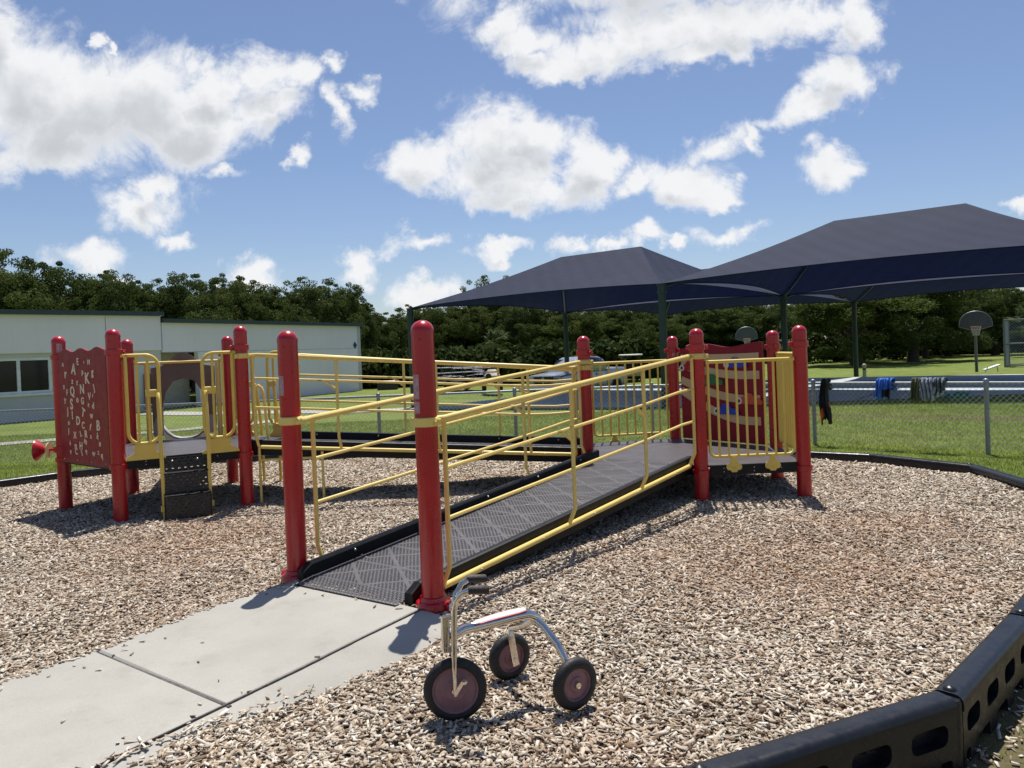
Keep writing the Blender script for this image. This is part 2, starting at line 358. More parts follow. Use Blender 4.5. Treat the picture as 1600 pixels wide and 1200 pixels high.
def concrete():
    m_,nt,b=newmat('path_concrete')
    c=ramp(nt,noise(nt,1.3,6,.6),[(.3,(.35,.338,.295)),(.7,(.44,.42,.37))])
    s=ramp(nt,noise(nt,260,3,.6),[(.35,(.72,.72,.72)),(.6,(1,1,1))]); c=mixrgb(nt,.6,c,s,'MULTIPLY')
    st=ramp(nt,noise(nt,3.7,8,.75),[(.52,(0,0,0)),(.8,(.6,.6,.6))]); c=mixrgb(nt,st,c,(.24,.225,.19))
    sk=ramp(nt,noise(nt,46,3,.8),[(.70,(0,0,0)),(.74,(.5,.5,.5))]); c=mixrgb(nt,sk,c,(.13,.115,.10))
    nt.links.new(c,b.inputs['Base Color']); b.inputs['Roughness'].default_value=.9; bump(nt,b,noise(nt,180,5,.6),.35,.004); return m_
M['conc']=concrete()
def chipm():
    m_,nt,b=newmat('wood_chip'); a=nt.nodes.new('ShaderNodeAttribute'); a.attribute_name='rnd'
    c=ramp(nt,a.outputs['Fac'],[(0,(.05,.03,.02)),(.14,(.15,.095,.06)),(.30,(.36,.27,.185)),(.52,(.525,.42,.305)),(.70,(.56,.495,.405)),(.84,(.70,.62,.50)),(1,(.79,.74,.64))])
    red=ramp(nt,noise(nt,.55,3,.6),[(.5,(0,0,0)),(.68,(1,1,1))]); c=mixrgb(nt,mixrgb(nt,.25,(0,0,0),red),c,(.30,.14,.065))
    g=nt.nodes.new('ShaderNodeNewGeometry')
    for (px_,py_,rr_,am_) in ((1.6,4.7,1.4,.40),(-2.5,5.9,1.1,.40),(2.9,5.4,.9,.25)):
        d=nt.nodes.new('ShaderNodeVectorMath'); d.operation='DISTANCE'; nt.links.new(g.outputs['Position'],d.inputs[0]); d.inputs[1].default_value=(px_,py_,0)
        w=nt.nodes.new('ShaderNodeMath'); w.operation='MULTIPLY_ADD'; nt.links.new(noise(nt,2.6,4,.7),w.inputs[0]); w.inputs[1].default_value=1.6; nt.links.new(d.outputs['Value'],w.inputs[2])
        f=nt.nodes.new('ShaderNodeMapRange'); f.interpolation_type='SMOOTHSTEP'; nt.links.new(w.outputs[0],f.inputs[0]); f.inputs[1].default_value=rr_+1.1; f.inputs[2].default_value=.8; f.inputs[3].default_value=0; f.inputs[4].default_value=am_
        c=mixrgb(nt,f.outputs[0],c,(.36,.19,.095))
    c=mixrgb(nt,.7,c,ramp(nt,noise(nt,1.1,6,.7),[(.3,(.72,.70,.68)),(.62,(1.05,1.05,1.05))]),'MULTIPLY')
    fib=noise(nt,90,4,.6); c=mixrgb(nt,.55,c,ramp(nt,fib,[(.3,(.6,.58,.55)),(.65,(1,1,1))]),'MULTIPLY')
    nt.links.new(c,b.inputs['Base Color']); b.inputs['Roughness'].default_value=.85; b.inputs['Specular IOR Level'].default_value=.25; return m_
M['chip']=chipm()
def mulchbase():
    m_,nt,b=newmat('mulch_bed'); v=nt.nodes.new('ShaderNodeTexVoronoi'); v.inputs['Scale'].default_value=48
    g=nt.nodes.new('ShaderNodeNewGeometry'); nt.links.new(g.outputs['Position'],v.inputs['Vector'])
    sp=nt.nodes.new('ShaderNodeSeparateColor'); nt.links.new(v.outputs['Color'],sp.inputs[0])
    c=ramp(nt,sp.outputs[0],[(0,(.035,.02,.013)),(.45,(.13,.08,.05)),(1,(.34,.25,.18))]); nt.links.new(c,b.inputs['Base Color']); b.inputs['Roughness'].default_value=.95
    bump(nt,b,v.outputs['Distance'],.8,.02); return m_
M['mulch']=mulchbase()
def grassm(name,blade):
    m_,nt,b=newmat(name)
    big=noise(nt,.22,5,.6); mid=noise(nt,2.2,6,.65)
    c1=ramp(nt,big,[(.3,(.15,.205,.04)),(.55,(.195,.245,.055)),(.75,(.25,.275,.085))])
    c2=ramp(nt,mid,[(.35,(.72,.72,.7)),(.6,(1.1,1.1,1.05))]); c=mixrgb(nt,.85,c1,c2,'MULTIPLY')
    gg=nt.nodes.new('ShaderNodeNewGeometry'); dn=nt.nodes.new('ShaderNodeVectorMath'); dn.operation='DOT_PRODUCT'; nt.links.new(gg.outputs['Position'],dn.inputs[0]); dn.inputs[1].default_value=(.68,.73,0)
    def mth(op,a,b_,c_=None):
        n=nt.nodes.new('ShaderNodeMath'); n.operation=op
        for i_,v in enumerate((a,b_,c_)):
            if v is None: continue
            if isinstance(v,bpy.types.NodeSocket): nt.links.new(v,n.inputs[i_])
            else: n.inputs[i_].default_value=v
        return n.outputs[0]
    dv=mth('ABSOLUTE',mth('SUBTRACT',mth('MULTIPLY_ADD',noise(nt,1.4,5,.7),1.6,dn.outputs['Value']),15.5),0)
    mr0=nt.nodes.new('ShaderNodeMapRange'); nt.links.new(dv,mr0.inputs[0]); mr0.inputs[1].default_value=.75; mr0.inputs[2].default_value=.15; mr0.inputs[4].default_value=.6
    sx=nt.nodes.new('ShaderNodeSeparateXYZ'); nt.links.new(gg.outputs['Position'],sx.inputs[0])
    mr1=nt.nodes.new('ShaderNodeMapRange'); nt.links.new(sx.outputs[0],mr1.inputs[0]); mr1.inputs[1].default_value=4.5; mr1.inputs[2].default_value=7
    c=mixrgb(nt,mth('MULTIPLY',mr0.outputs[0],mr1.outputs[0]),c,(.20,.155,.10))
    if blade:
        a=nt.nodes.new('ShaderNodeAttribute'); a.attribute_name='rnd'
        c=mixrgb(nt,.8,c,ramp(nt,a.outputs['Fac'],[(0,(.85,.9,.6)),(.6,(1.35,1.3,1.0)),(.93,(1.8,1.6,1.3)),(1,(2.9,2.3,2.0))]),'MULTIPLY')
        b.inputs['Roughness'].default_value=.6
        t=nt.nodes.new('ShaderNodeBsdfTranslucent'); nt.links.new(c,t.inputs[0]); ms=nt.nodes.new('ShaderNodeMixShader'); ms.inputs[0].default_value=.4
        o=nt.nodes['Material Output']; nt.links.new(b.outputs[0],ms.inputs[1]); nt.links.new(t.outputs[0],ms.inputs[2]); nt.links.new(ms.outputs[0],o.inputs[0])
    else:
        dry=ramp(nt,noise(nt,.9,7,.7),[(.6,(0,0,0)),(.78,(.7,.7,.7))]); c=mixrgb(nt,dry,c,(.17,.13,.075))
        f=ramp(nt,noise(nt,35,4,.7),[(.3,(.55,.55,.5)),(.7,(1.15,1.15,1.1))]); c=mixrgb(nt,.8,c,f,'MULTIPLY')
        # worn dirt close to the border on the near side
        g=nt.nodes.new('ShaderNodeNewGeometry'); s=nt.nodes.new('ShaderNodeSeparateXYZ'); nt.links.new(g.outputs['Position'],s.inputs[0])
        mr=nt.nodes.new('ShaderNodeMapRange'); nt.links.new(s.outputs[1],mr.inputs[0]); mr.inputs[1].default_value=5.5; mr.inputs[2].default_value=4; 
        dd=nt.nodes.new('ShaderNodeMath'); dd.operation='MULTIPLY'; nt.links.new(mr.outputs[0],dd.inputs[0]); dd.inputs[1].default_value=.8
        c=mixrgb(nt,dd.outputs[0],c,(.16,.12,.075))
        b.inputs['Roughness'].default_value=.95; bump(nt,b,noise(nt,30,5,.7),.8,.05)
    b.inputs['Specular IOR Level'].default_value=.2
    nt.links.new(c,b.inputs['Base Color']); return m_
M['grass']=grassm('lawn_grass',False); M['blade']=grassm('grass_blade',True)
def leafm(name,c0,c1):
    m_,nt,b=newmat(name); a=nt.nodes.new('ShaderNodeAttribute'); a.attribute_name='rnd'
    c=ramp(nt,a.outputs['Fac'],[(0,c0),(1,c1)])
    oi=nt.nodes.new('ShaderNodeObjectInfo'); c=mixrgb(nt,.5,c,ramp(nt,oi.outputs['Random'],[(0,(.7,.75,.7)),(.5,(1,1,1)),(1,(1.35,1.2,1.0))]),'MULTIPLY')
    b.inputs['Roughness'].default_value=.8; b.inputs['Specular IOR Level'].default_value=.08
    nt.links.new(c,b.inputs['Base Color'])
    t=nt.nodes.new('ShaderNodeBsdfTranslucent'); nt.links.new(c,t.inputs[0]); ms=nt.nodes.new('ShaderNodeMixShader'); ms.inputs[0].default_value=.28
    o=nt.nodes['Material Output']; nt.links.new(b.outputs[0],ms.inputs[1]); nt.links.new(t.outputs[0],ms.inputs[2]); nt.links.new(ms.outputs[0],o.inputs[0]); return m_
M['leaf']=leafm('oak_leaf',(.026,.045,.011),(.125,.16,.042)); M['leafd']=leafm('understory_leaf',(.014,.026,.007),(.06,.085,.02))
M['palm']=leafm('palm_leaf',(.035,.06,.02),(.13,.17,.07))
def fabric():
    m_,nt,b=newmat('navy_shade_fabric'); g=nt.nodes.new('ShaderNodeNewGeometry')
    c=ramp(nt,noise(nt,.7,4),[(.3,(.018,.026,.058)),(.7,(.024,.033,.071))])
    w=nt.nodes.new('ShaderNodeTexWave'); w.inputs['Scale'].default_value=.55; w.inputs['Distortion'].default_value=1.2; w.inputs['Detail'].default_value=2; nt.links.new(g.outputs['Position'],w.inputs['Vector'])
    c=mixrgb(nt,.6,c,ramp(nt,w.outputs['Fac'],[(0,(.82,.82,.84)),(1,(1.12,1.12,1.12))]),'MULTIPLY'); bump(nt,b,noise(nt,2.2,5,.6),.35,.08)
    nt.links.new(c,b.inputs['Base Color']); b.inputs['Roughness'].default_value=.75; b.inputs['Specular IOR Level'].default_value=.2
    t=nt.nodes.new('ShaderNodeBsdfTranslucent'); t.inputs[0].default_value=(.004,.006,.028,1); ms=nt.nodes.new('ShaderNodeMixShader'); ms.inputs[0].default_value=.3
    o=nt.nodes['Material Output']; nt.links.new(b.outputs[0],ms.inputs[1]); nt.links.new(t.outputs[0],ms.inputs[2]); nt.links.new(ms.outputs[0],o.inputs[0]); return m_
M['fabric']=fabric()
def wallm():
    m_,nt,b=newmat('painted_stucco_wall'); c=ramp(nt,noise(nt,.5,4),[(.3,(.80,.755,.79)),(.7,(.86,.81,.85))])
    s=nt.nodes.new('ShaderNodeMapping'); s.inputs['Scale'].default_value=(3,3,.15); g=nt.nodes.new('ShaderNodeNewGeometry'); nt.links.new(g.outputs['Position'],s.inputs[0])
    st=ramp(nt,noise(nt,1.5,5,.6,vec=s.outputs[0]),[(.45,(1,1,1)),(.75,(.9,.9,.89))]); c=mixrgb(nt,.4,c,st,'MULTIPLY')
    nt.links.new(c,b.inputs['Base Color']); b.inputs['Roughness'].default_value=.9; bump(nt,b,noise(nt,40,3),.15,.01); return m_
M['wall']=wallm(); M['wall2']=simple('grey_painted_wall',(.55,.545,.56),.9,var=.06,scale=1)
def courtm():
    m_,nt,b=newmat('blue_grey_court_coating'); c=ramp(nt,noise(nt,.35,6,.65),[(.3,(.38,.44,.47)),(.7,(.46,.52,.54))])
    d=ramp(nt,noise(nt,2.2,7,.7),[(.55,(0,0,0)),(.85,(.4,.4,.4))]); c=mixrgb(nt,d,c,(.2,.22,.22)); nt.links.new(c,b.inputs['Base Color']); b.inputs['Roughness'].default_value=.85; return m_
M['court']=courtm()
M['line']=simple('white_court_line',(.62,.63,.62),.8,scale=3)
M['letter']=simple('cream_letter',(.80,.68,.45),.55)
# ------------------------------------------------------------------ terrain
CURB=[(-1.62,2.42),(-.74,2.345),(.49,2.262),(1.547,2.704),(2.315,3.43),(3.13,4.27),(3.93,5.24),(4.50,6.25),(4.62,7.45),(4.05,8.42),(3.10,9.10),(2.05,9.60),(.92,9.98),(-.22,10.25),(-1.38,10.45),(-2.55,10.58),(-3.72,10.55),(-4.85,10.30),(-5.85,9.72),(-6.62,8.83),(-7.05,7.73),(-7.05,6.55),(-6.62,5.45),(-5.85,4.53),(-4.85,3.88)]
def inpoly(x,y,poly):
    x=np.asarray(x,float);y=np.asarray(y,float);c=np.zeros(x.shape,bool);n=len(poly)
    for i in range(n):
        x1,y1=poly[i];x2,y2=poly[(i+1)%n]
        if y1==y2: continue
        k=((y1>y)!=(y2>y))&(x<(x2-x1)*(y-y1)/(y2-y1)+x1); c^=k
    return c
def ss(a,b,x): t=np.clip((np.asarray(x,float)-a)/(b-a),0,1); return t*t*(3-2*t)
def hgt(x,y,cut=True):
    x=np.asarray(x,float);y=np.asarray(y,float)
    h=-.02-.54*ss(11.5,27,y)-.52*np.exp(-((x-3.5)/6)**2-((y-38.5)/5)**2)-.15*(1-ss(4.2,7.5,y))
    if cut: h=np.where(inpoly(x,y,CURB),np.minimum(h,-.14),h)
    return h
def axis(lo,hi,fine0,fine1,fs):
    a=list(np.arange(fine0,fine1,fs)); s=fs;x=fine1
    while x<hi: a.append(x); s*=1.13; x+=s
    a.append(hi); s=fs;x=fine0-fs;b=[]
    while x>lo: b.append(x); s*=1.13; x-=s
    b.append(lo); return np.array(b[::-1]+a)
gx=axis(-900,900,-9,8,.16); gy=axis(-60,1200,0,14,.16)
XX,YY=np.meshgrid(gx,gy); ZZ=hgt(XX,YY)
V=np.stack([XX.ravel(),YY.ravel(),ZZ.ravel()],1); nx,ny=len(gx),len(gy)
i,j=np.meshgrid(np.arange(nx-1),np.arange(ny-1)); a=(j*nx+i).ravel(); Fq=np.stack([a,a+1,a+1+nx,a+nx],1)
gr=npmesh('ground',V,Fq,M['grass']); tag(gr,kind='structure'); gr.data.polygons.foreach_set('use_smooth',[True]*len(gr.data.polygons))
# mulch bed surface
bx=np.arange(-7.2,4.8,.06); by=np.arange(2.1,10.8,.06); BX,BY=np.meshgrid(bx,by)
def mz(x,y): return .012*np.sin(x*2.1+1)*np.sin(y*1.7)+.008*np.sin(x*5.3)*np.cos(y*4.7+1)
BZ=mz(BX,BY)-.012; n_=len(bx)
i,j=np.meshgrid(np.arange(n_-1),np.arange(len(by)-1)); a=(j*n_+i).ravel()
cx=(BX[:-1,:-1]+.03).ravel(); cy=(BY[:-1,:-1]+.03).ravel(); k=inpoly(cx,cy,CURB)
mb=npmesh('mulch_bed',np.stack([BX.ravel(),BY.ravel(),BZ.ravel()],1),np.stack([a,a+1,a+1+n_,a+n_],1)[k],M['mulch']); tag(mb,kind='structure')
# ------------------------------------------------------------------ path slabs
SL=[(-1.40,4.70),(-.55,4.06),(-1.226,2.989),(-2.112,3.625)]
def slab(poly,name,z1=.03,z0=-.12):
    b=MB(); n=len(poly); P3=[Vector((x,y,0)) for x,y in poly]; c=sum(P3,Vector())/n
    ins=[p+(c-p).normalized()*.012 for p in P3]
    vs=[(p.x,p.y,z0) for p in P3]+[(p.x,p.y,z1-.008) for p in P3]+[(p.x,p.y,z1) for p in ins]
    fs=[(i_,(i_+1)%n,n+(i_+1)%n,n+i_) for i_ in range(n)]+[(n+i_,n+(i_+1)%n,2*n+(i_+1)%n,2*n+i_) for i_ in range(n)]+[tuple(range(2*n,3*n))]
    b.add(vs,fs); return tag(b.build(name,M['conc']),kind='structure')
slab([(-1.405,4.70),(-.56,4.05),(-1.222,3.000),(-2.105,3.637),(-1.80,4.20)][::-1],'path')
slab([(-2.110,3.629),(-1.226,2.993),(-1.95,1.90),(-2.95,2.45),(-2.38,3.26)],'path')
b=MB(); inn=[(-.55,4.05),(-1.215,2.995),(-1.6,2.4)]; outp=[(-.33,3.86),(-1.02,2.86),(-1.30,2.30)]
vs=[];
for (x,y),(u,v) in zip([(-.55,4.05),(-.80,3.65),(-1.215,2.995),(-1.55,2.48)],[(-.31,3.90),(-.44,3.44),(-1.02,2.80),(-1.36,2.36)]):
    vs+=[(x,y,.024),(x*.4+u*.6,y*.4+v*.6,.006),(u,v,-.05)]
fs=[]
for q in range(3):
    for t in range(2): fs.append((q*3+t,q*3+t+1,(q+1)*3+t+1,(q+1)*3+t))
b.add(vs,fs); tag(b.build('path',M['conc'],smooth=True),kind='structure')
M['joint']=simple('dark_joint_filler',(.10,.09,.08),.95,var=.4,scale=40)
b=MB(); b.beam((-2.13,3.63,.021),(-1.20,2.985,.021),.016,.012); 
tag(b.build('path_joint',M['joint']),kind='structure')
b=MB(); pj_=[(-.545,4.05),(-.80,3.655),(-1.0,3.33),(-1.222,2.99),(-1.42,2.70),(-1.96,1.88)]
rg0=random.Random(3)
for q in range(len(pj_)-1):
    for t in range(6):
        a_=Vector((*pj_[q],.0255)).lerp(Vector((*pj_[q+1],.0255)),t/6); c_=Vector((*pj_[q],.0255)).lerp(Vector((*pj_[q+1],.0255)),(t+1)/6); b.beam(a_,c_,rg0.uniform(.003,.007),.014)
tag(b.build('path_joint',M['joint']),kind='structure')
# far walkways draped over the lawn
def walkway(pts,w):
    b=MB(); P2=[]
    for i_ in range(len(pts)-1):
        a_,c_=np.array(pts[i_]),np.array(pts[i_+1]); n=max(2,int(np.hypot(*(c_-a_))/.5))
        for t in range(n): P2.append(a_+(c_-a_)*t/n)
    P2.append(np.array(pts[-1])); vs=[]
    for i_,p in enumerate(P2):
        t=P2[min(i_+1,len(P2)-1)]-P2[max(i_-1,0)]; t=t/np.hypot(*t); nn=np.array([-t[1],t[0]])
        for s_ in(-1,1):
            q=p+nn*s_*w/2; vs.append((q[0],q[1],float(hgt(q[0],q[1]))+.02))
    b.add(vs,[(2*i_,2*i_+1,2*i_+3,2*i_+2) for i_ in range(len(P2)-1)]); return tag(b.build('walkway',M['conc']),kind='structure')
walkway([(-22,15.2),(-11.2,15.6),(-9.6,18.6),(-8.9,20.5),(-7.8,24),(-6.2,27.4),(-2.9,28.2)],1.25)
walkway([(-15.5,31.5),(-12.6,29.8),(-9.5,29.0),(-6.3,27.8)],1.5)

# ------------------------------------------------------------------ court
CP=[(-2.8,27.5),(30.0,9.4),(40.0,23.4),(14.9,36.8),(6.1,35.6),(.77,31.4)]; CZ=-.44
b=MB(); n=len(CP)
b.add([(x,y,CZ) for x,y in CP],[tuple(range(n))]); 
vs=[(x,y,CZ) for x,y in CP]+[(x,y,-.8) for x,y in CP]; b.add(vs,[(i_,(i_+1)%n,n+(i_+1)%n,n+i_) for i_ in range(n)])
tag(b.build('court',M['court']),kind='structure')
def stripe(a_,c_,w,z):
    a_=Vector((*a_,z));c_=Vector((*c_,z));d=(c_-a_).normalized();nn=Vector((-d.y,d.x,0))*w/2
    return [a_-nn,c_-nn,c_+nn,a_+nn]
b=MB()
e=Vector((.875,-.484,0)); nrm=Vector((.484,.875,0))
for q in ([(-2.3,27.9),(.95,31.2),.18],[(.95,31.1),(6.2,35.3),.25],[(6.2,35.3),(14.9,36.5),.25],[(14.9,36.5),(39.8,23.3),.3],[(11.8,34.4),(24.5,26.6),.16],[(11.8,34.4),(14.8,36.4),.12],[(13.6,32.8),(17.2,36.0),.16],[(4.3,29.4),(13.6,24.6),.16]):
    b.add(stripe(q[0],q[1],q[2],CZ+.004+.0005*len(b.f)),[(0,1,2,3)])
tag(b.build('court_markings',M['line']),kind='structure')

# ------------------------------------------------------------------ play structure
PS=empty('play_structure',(-1,5.5,0),'red, yellow and black modular playground with two ramps joining two raised decks','play structure')
Pp=dict(L1=(-4.62,7.55,1.77),L2=(-3.665,6.811,1.78),L3=(-2.685,7.338,1.79),P0=(-2.50,8.30,1.767),L5=(-3.36,8.75,1.747),L4=(-4.345,8.358,1.741),
  P1=(-1.44,4.76,1.617),P2=(-.493,4.125,1.617),Q=(.73,7.5,1.556),D1=(1.668,6.663,1.568),D2=(2.602,6.68,1.56),R2=(2.70,7.641,1.539),R1=(1.893,8.7,1.535),QQ=(.84,8.55,1.535))
def p3(k,z): return Vector((Pp[k][0],Pp[k][1],z))
POST={}
for k,(x,y,h) in Pp.items():
    rr=.0635; b=MB(); prof=[(rr,-.12),(rr,h-rr-.004)]; b.lathe((x,y,0),prof,32); 
    po=b.build('post',M['red'],PS,True); POST[k]=po
    b=MB(); pr=[(rr+.002,h-rr-.012),(rr+.002,h-rr)]+[((rr+.002)*math.cos(R(t)),h-rr+(rr)*math.sin(R(t))) for t in range(8,91,8)]+[(0,h)]
    b.lathe((x,y,0),pr,32); b.lathe((x-.01,y-.066,h-.11),[(0,-.006),(.006,-.003),(.006,.002),(0,.004)],8,(0,-1,0)); b.build('post_cap',M['red'],po,True,60)
def clamp(k,z,mat='red',r=.0635,h=.05,ears=((1,0),(-1,0))):
    x,y,_=Pp[k]; b=MB(); b.lathe((x,y,z),[(r+.001,-h/2-.004),(r+.013,-h/2),(r+.013,h/2),(r+.001,h/2+.004)],28)
    for ex,ey in ears:
        d=Vector((ex,ey,0)).normalized(); c=Vector((x,y,z))+d*(r+.022); b.box(c,(.036,.026,h*.9),(d,Vector((-d.y,d.x,0)),Vector((0,0,1))),.006)
        b.ball(c+Vector((-d.y,d.x,0))*-.016,.009,8)
    return b.build('clamp',M[mat],POST[k],True)
BOLTM={}
def bolts(cs,parent,r,sc=(1,1,1)):
    for c in cs:
        key=(round(r,4),sc)
        if key not in BOLTM:
            q=MB(); q.ball((0,0,0),r,8,sc); o=q.build('bolt',M['bolt'],None,True); BOLTM[key]=o.data
        else: o=bpy.data.objects.new('bolt',BOLTM[key]); COL.objects.link(o)
        o.location=Vector(c)-world_loc(parent); o.parent=parent
def pdir(a_,c_): d=p3(c_,0)-p3(a_,0); return d.normalized()
# base flanges on the two entrance posts
for k in ('P1','P2'):
    x,y,_=Pp[k]; b=MB(); d=pdir('P1','P2')
    b.lathe((x,y,0),[(.100,-.03),(.102,.035),(.095,.05),(.078,.055),(.072,.075),(.0645,.078)],28)
    for s_ in(-1,1):
        c=Vector((x,y,.028))+Vector((s_*d.x,s_*d.y,0))*.105; b.box(c,(.06,.05,.055),(d,Vector((-d.y,d.x,0)),(0,0,1)),.01); b.ball(c+Vector((0,-.03,.01)),.009,8)
    b.build('base_flange',M['red'],POST[k],True)
ZR,ZL=.33,.57
ring_R=['Q','D1','D2','R2','R1','QQ']; ring_L=['L1','L2','L3','P0','L5','L4']
for ring,zz in ((ring_R,ZR),(ring_L,ZL)):
    n=len(ring)
    for i_,k in enumerate(ring):
        pv_,nx_=ring[i_-1],ring[(i_+1)%n]; e1=pdir(k,nx_); e2=pdir(k,pv_)
        clamp(k,zz-.06,ears=((e1.x,e1.y),(e2.x,e2.y)),h=.045)
        clamp(k,Pp[k][2]-(.17 if ring is ring_R else .215),ears=((e1.x,e1.y),(e2.x,e2.y)),h=.05)
def deck(ring,z):
    c=sum((p3(k,0) for k in ring),Vector())/len(ring); P=[p3(k,z)+(p3(k,0)-c).normalized()*.02 for k in ring]
    # notch corners a little so posts clear
    b=MB(); n=len(P); C=Vector((c.x,c.y,z)); Q_=[]
    for i_ in range(n):
        e1=(P[(i_+1)%n]-P[i_]).normalized(); e0=(P[i_-1]-P[i_]).normalized(); Q_+= [P[i_]+e0*.075,P[i_]+e1*.075]
    m_=len(Q_); b.add(Q_,[tuple(range(m_))],[[(q.x,q.y) for q in Q_]]); dk=b.build('deck',M['deck'],PS)
    b=MB(); b.add([q-Vector((0,0,.018)) for q in Q_],[tuple(range(m_))]); b.build('light_block_sheet',M['blk'],dk)  # added black sheet: blocks sun through the deck holes, keeps the shadow solid
    b=MB()
    for i_ in range(n):
        a_=P[i_]+(P[(i_+1)%n]-P[i_]).normalized()*.078; d_=P[(i_+1)%n]-(P[(i_+1)%n]-P[i_]).normalized()*.078
        b.beam(a_+Vector((0,0,-.047)),d_+Vector((0,0,-.047)),.022,.09)
    for t in(.3,.5,.7):
        b.beam(P[0].lerp(P[-1],t)+Vector((0,0,-.05)),P[2].lerp(P[3],t)+Vector((0,0,-.05)),.03,.06)
    b.build('deck_skirt',M['blk'],dk)
    cs=[]
    for i_ in range(n):
        a_,d_=P[i_],P[(i_+1)%n]; o_=Vector(((d_-a_).y,-(d_-a_).x,0)).normalized()
        if i_ in (3,4): continue
        for t,dz in((.21,-.03),(.21,-.062),(.5,-.03),(.5,-.062),(.76,-.045)): cs.append(a_.lerp(d_,t)+o_*.013+Vector((0,0,dz)))
    bolts(cs,dk,.0065)
deck(ring_R,ZR); deck(ring_L,ZL)
# ramps
def rampx(A,B,C,D,zA,zC,toe,name='ramp'):
    """A,B lower corners (far side, near side); C,D upper corners above them; surface inset from the post line"""
    A,B,C,D=[Vector((*q,0)) for q in (A,B,C,D)]
    wA=(B-A).normalized(); wC=(D-C).normalized(); ins=.145
    a_=A+wA*ins; b_=B-wA*ins; c_=C+wC*ins; d_=D-wC*ins
    a_.z=b_.z=zA; c_.z=d_.z=zC; L_=((c_-a_).length+(d_-b_).length)/2; Wd=(b_-a_).length
    m=MB(); N=10
    def uvw(p,u): return p
    for i_ in range(N):
        t0,t1=i_/N,(i_+1)/N
        q=[a_.lerp(c_,t0),b_.lerp(d_,t0),b_.lerp(d_,t1),a_.lerp(c_,t1)]
        m.add(q,[(0,1,2,3)],[[(t0*L_,0),(t0*L_,.92),(t1*L_,.92),(t1*L_,0)]])
    rp=m.build(name,M['perf'],PS)
    m=MB(); q=[a_,b_,d_,c_]; m.add([v+Vector((0,0,-.022)) for v in q],[(0,1,2,3)]); m.build('light_block_sheet',M['blk'],rp)  # added black sheet under the ramp so holes look dark and its shadow closes
    if toe:
        t_=(a_-c_); t_.z=0; t_.normalize(); m=MB(); q=[a_+t_*.14,b_+t_*.14,b_,a_]; q[0].z=q[1].z=.034; q[2].z=q[3].z=zA+.003
        m.add(q,[(0,1,2,3)],[[(0,0),(0,.92),(.14,.92),(.14,0)]]); m.build('toe_plate',M['perf2'],rp)
        m=MB(); m.beam(q[0]+Vector((0,0,-.003)),q[1]+Vector((0,0,-.003)),.012,.01); m.build('toe_edge',M['blk'],rp)
    for (p,q,o_) in ((a_,c_,-wA),(b_,d_,wA)):
        m=MB(); d=(q-p).normalized(); s=Vector((0,0,1)).cross(d).normalized()
        oo=o_.normalized()
        p0=p
        prof=[(0,-.03),(0,.066),(.008,.076),(.045,.08),(.058,.074),(.058,-.03)]
        v1=[p0+oo*x+Vector((0,0,z)) for x,z in prof]; v2=[q+oo*x+Vector((0,0,z)) for x,z in prof]
        n=len(prof); m.add(v1+v2,[tuple(range(n)),tuple(range(2*n-1,n-1,-1))]+[(i_,(i_+1)%n,n+(i_+1)%n,n+i_) for i_ in range(n)])
        if toe:
            v0=[p0-d*.07+oo*x+Vector((0,0,z*.45 if z>0 else z)) for x,z in prof]; m.add(v0+v1,[tuple(range(n))]+[(i_,(i_+1)%n,n+(i_+1)%n,n+i_) for i_ in range(n)])
        m.build('ramp_curb',M['blk'],rp)
        m=MB(); m.beam(p+oo*.03+d*(.25 if toe else 0)+Vector((0,0,-.055)),q+oo*.03+Vector((0,0,-.055)),.05,.045); m.build('side_beam',M['blk'],rp)
        nb=max(4,int((q-p).length/.6))
        bolts([p.lerp(q,(i_+.5)/nb)+oo*(.029+sg*.030)+Vector((0,0,.05)) for i_ in range(nb) for sg in (-1,)],rp,.010)
    return a_,b_,c_,d_
M['perf2']=perf('perforated_toe_coating',(.088,.083,.088),rib=False,pu=.035,pv=.0165,hu=.6,hv=.5)
rampx(Pp['P1'][:2],Pp['P2'][:2],Pp['Q'][:2],Pp['D1'][:2],.055,ZR,True)
rampx(Pp['QQ'][:2],Pp['Q'][:2],Pp['P0'][:2],Pp['L3'][:2],ZR,ZL,False)
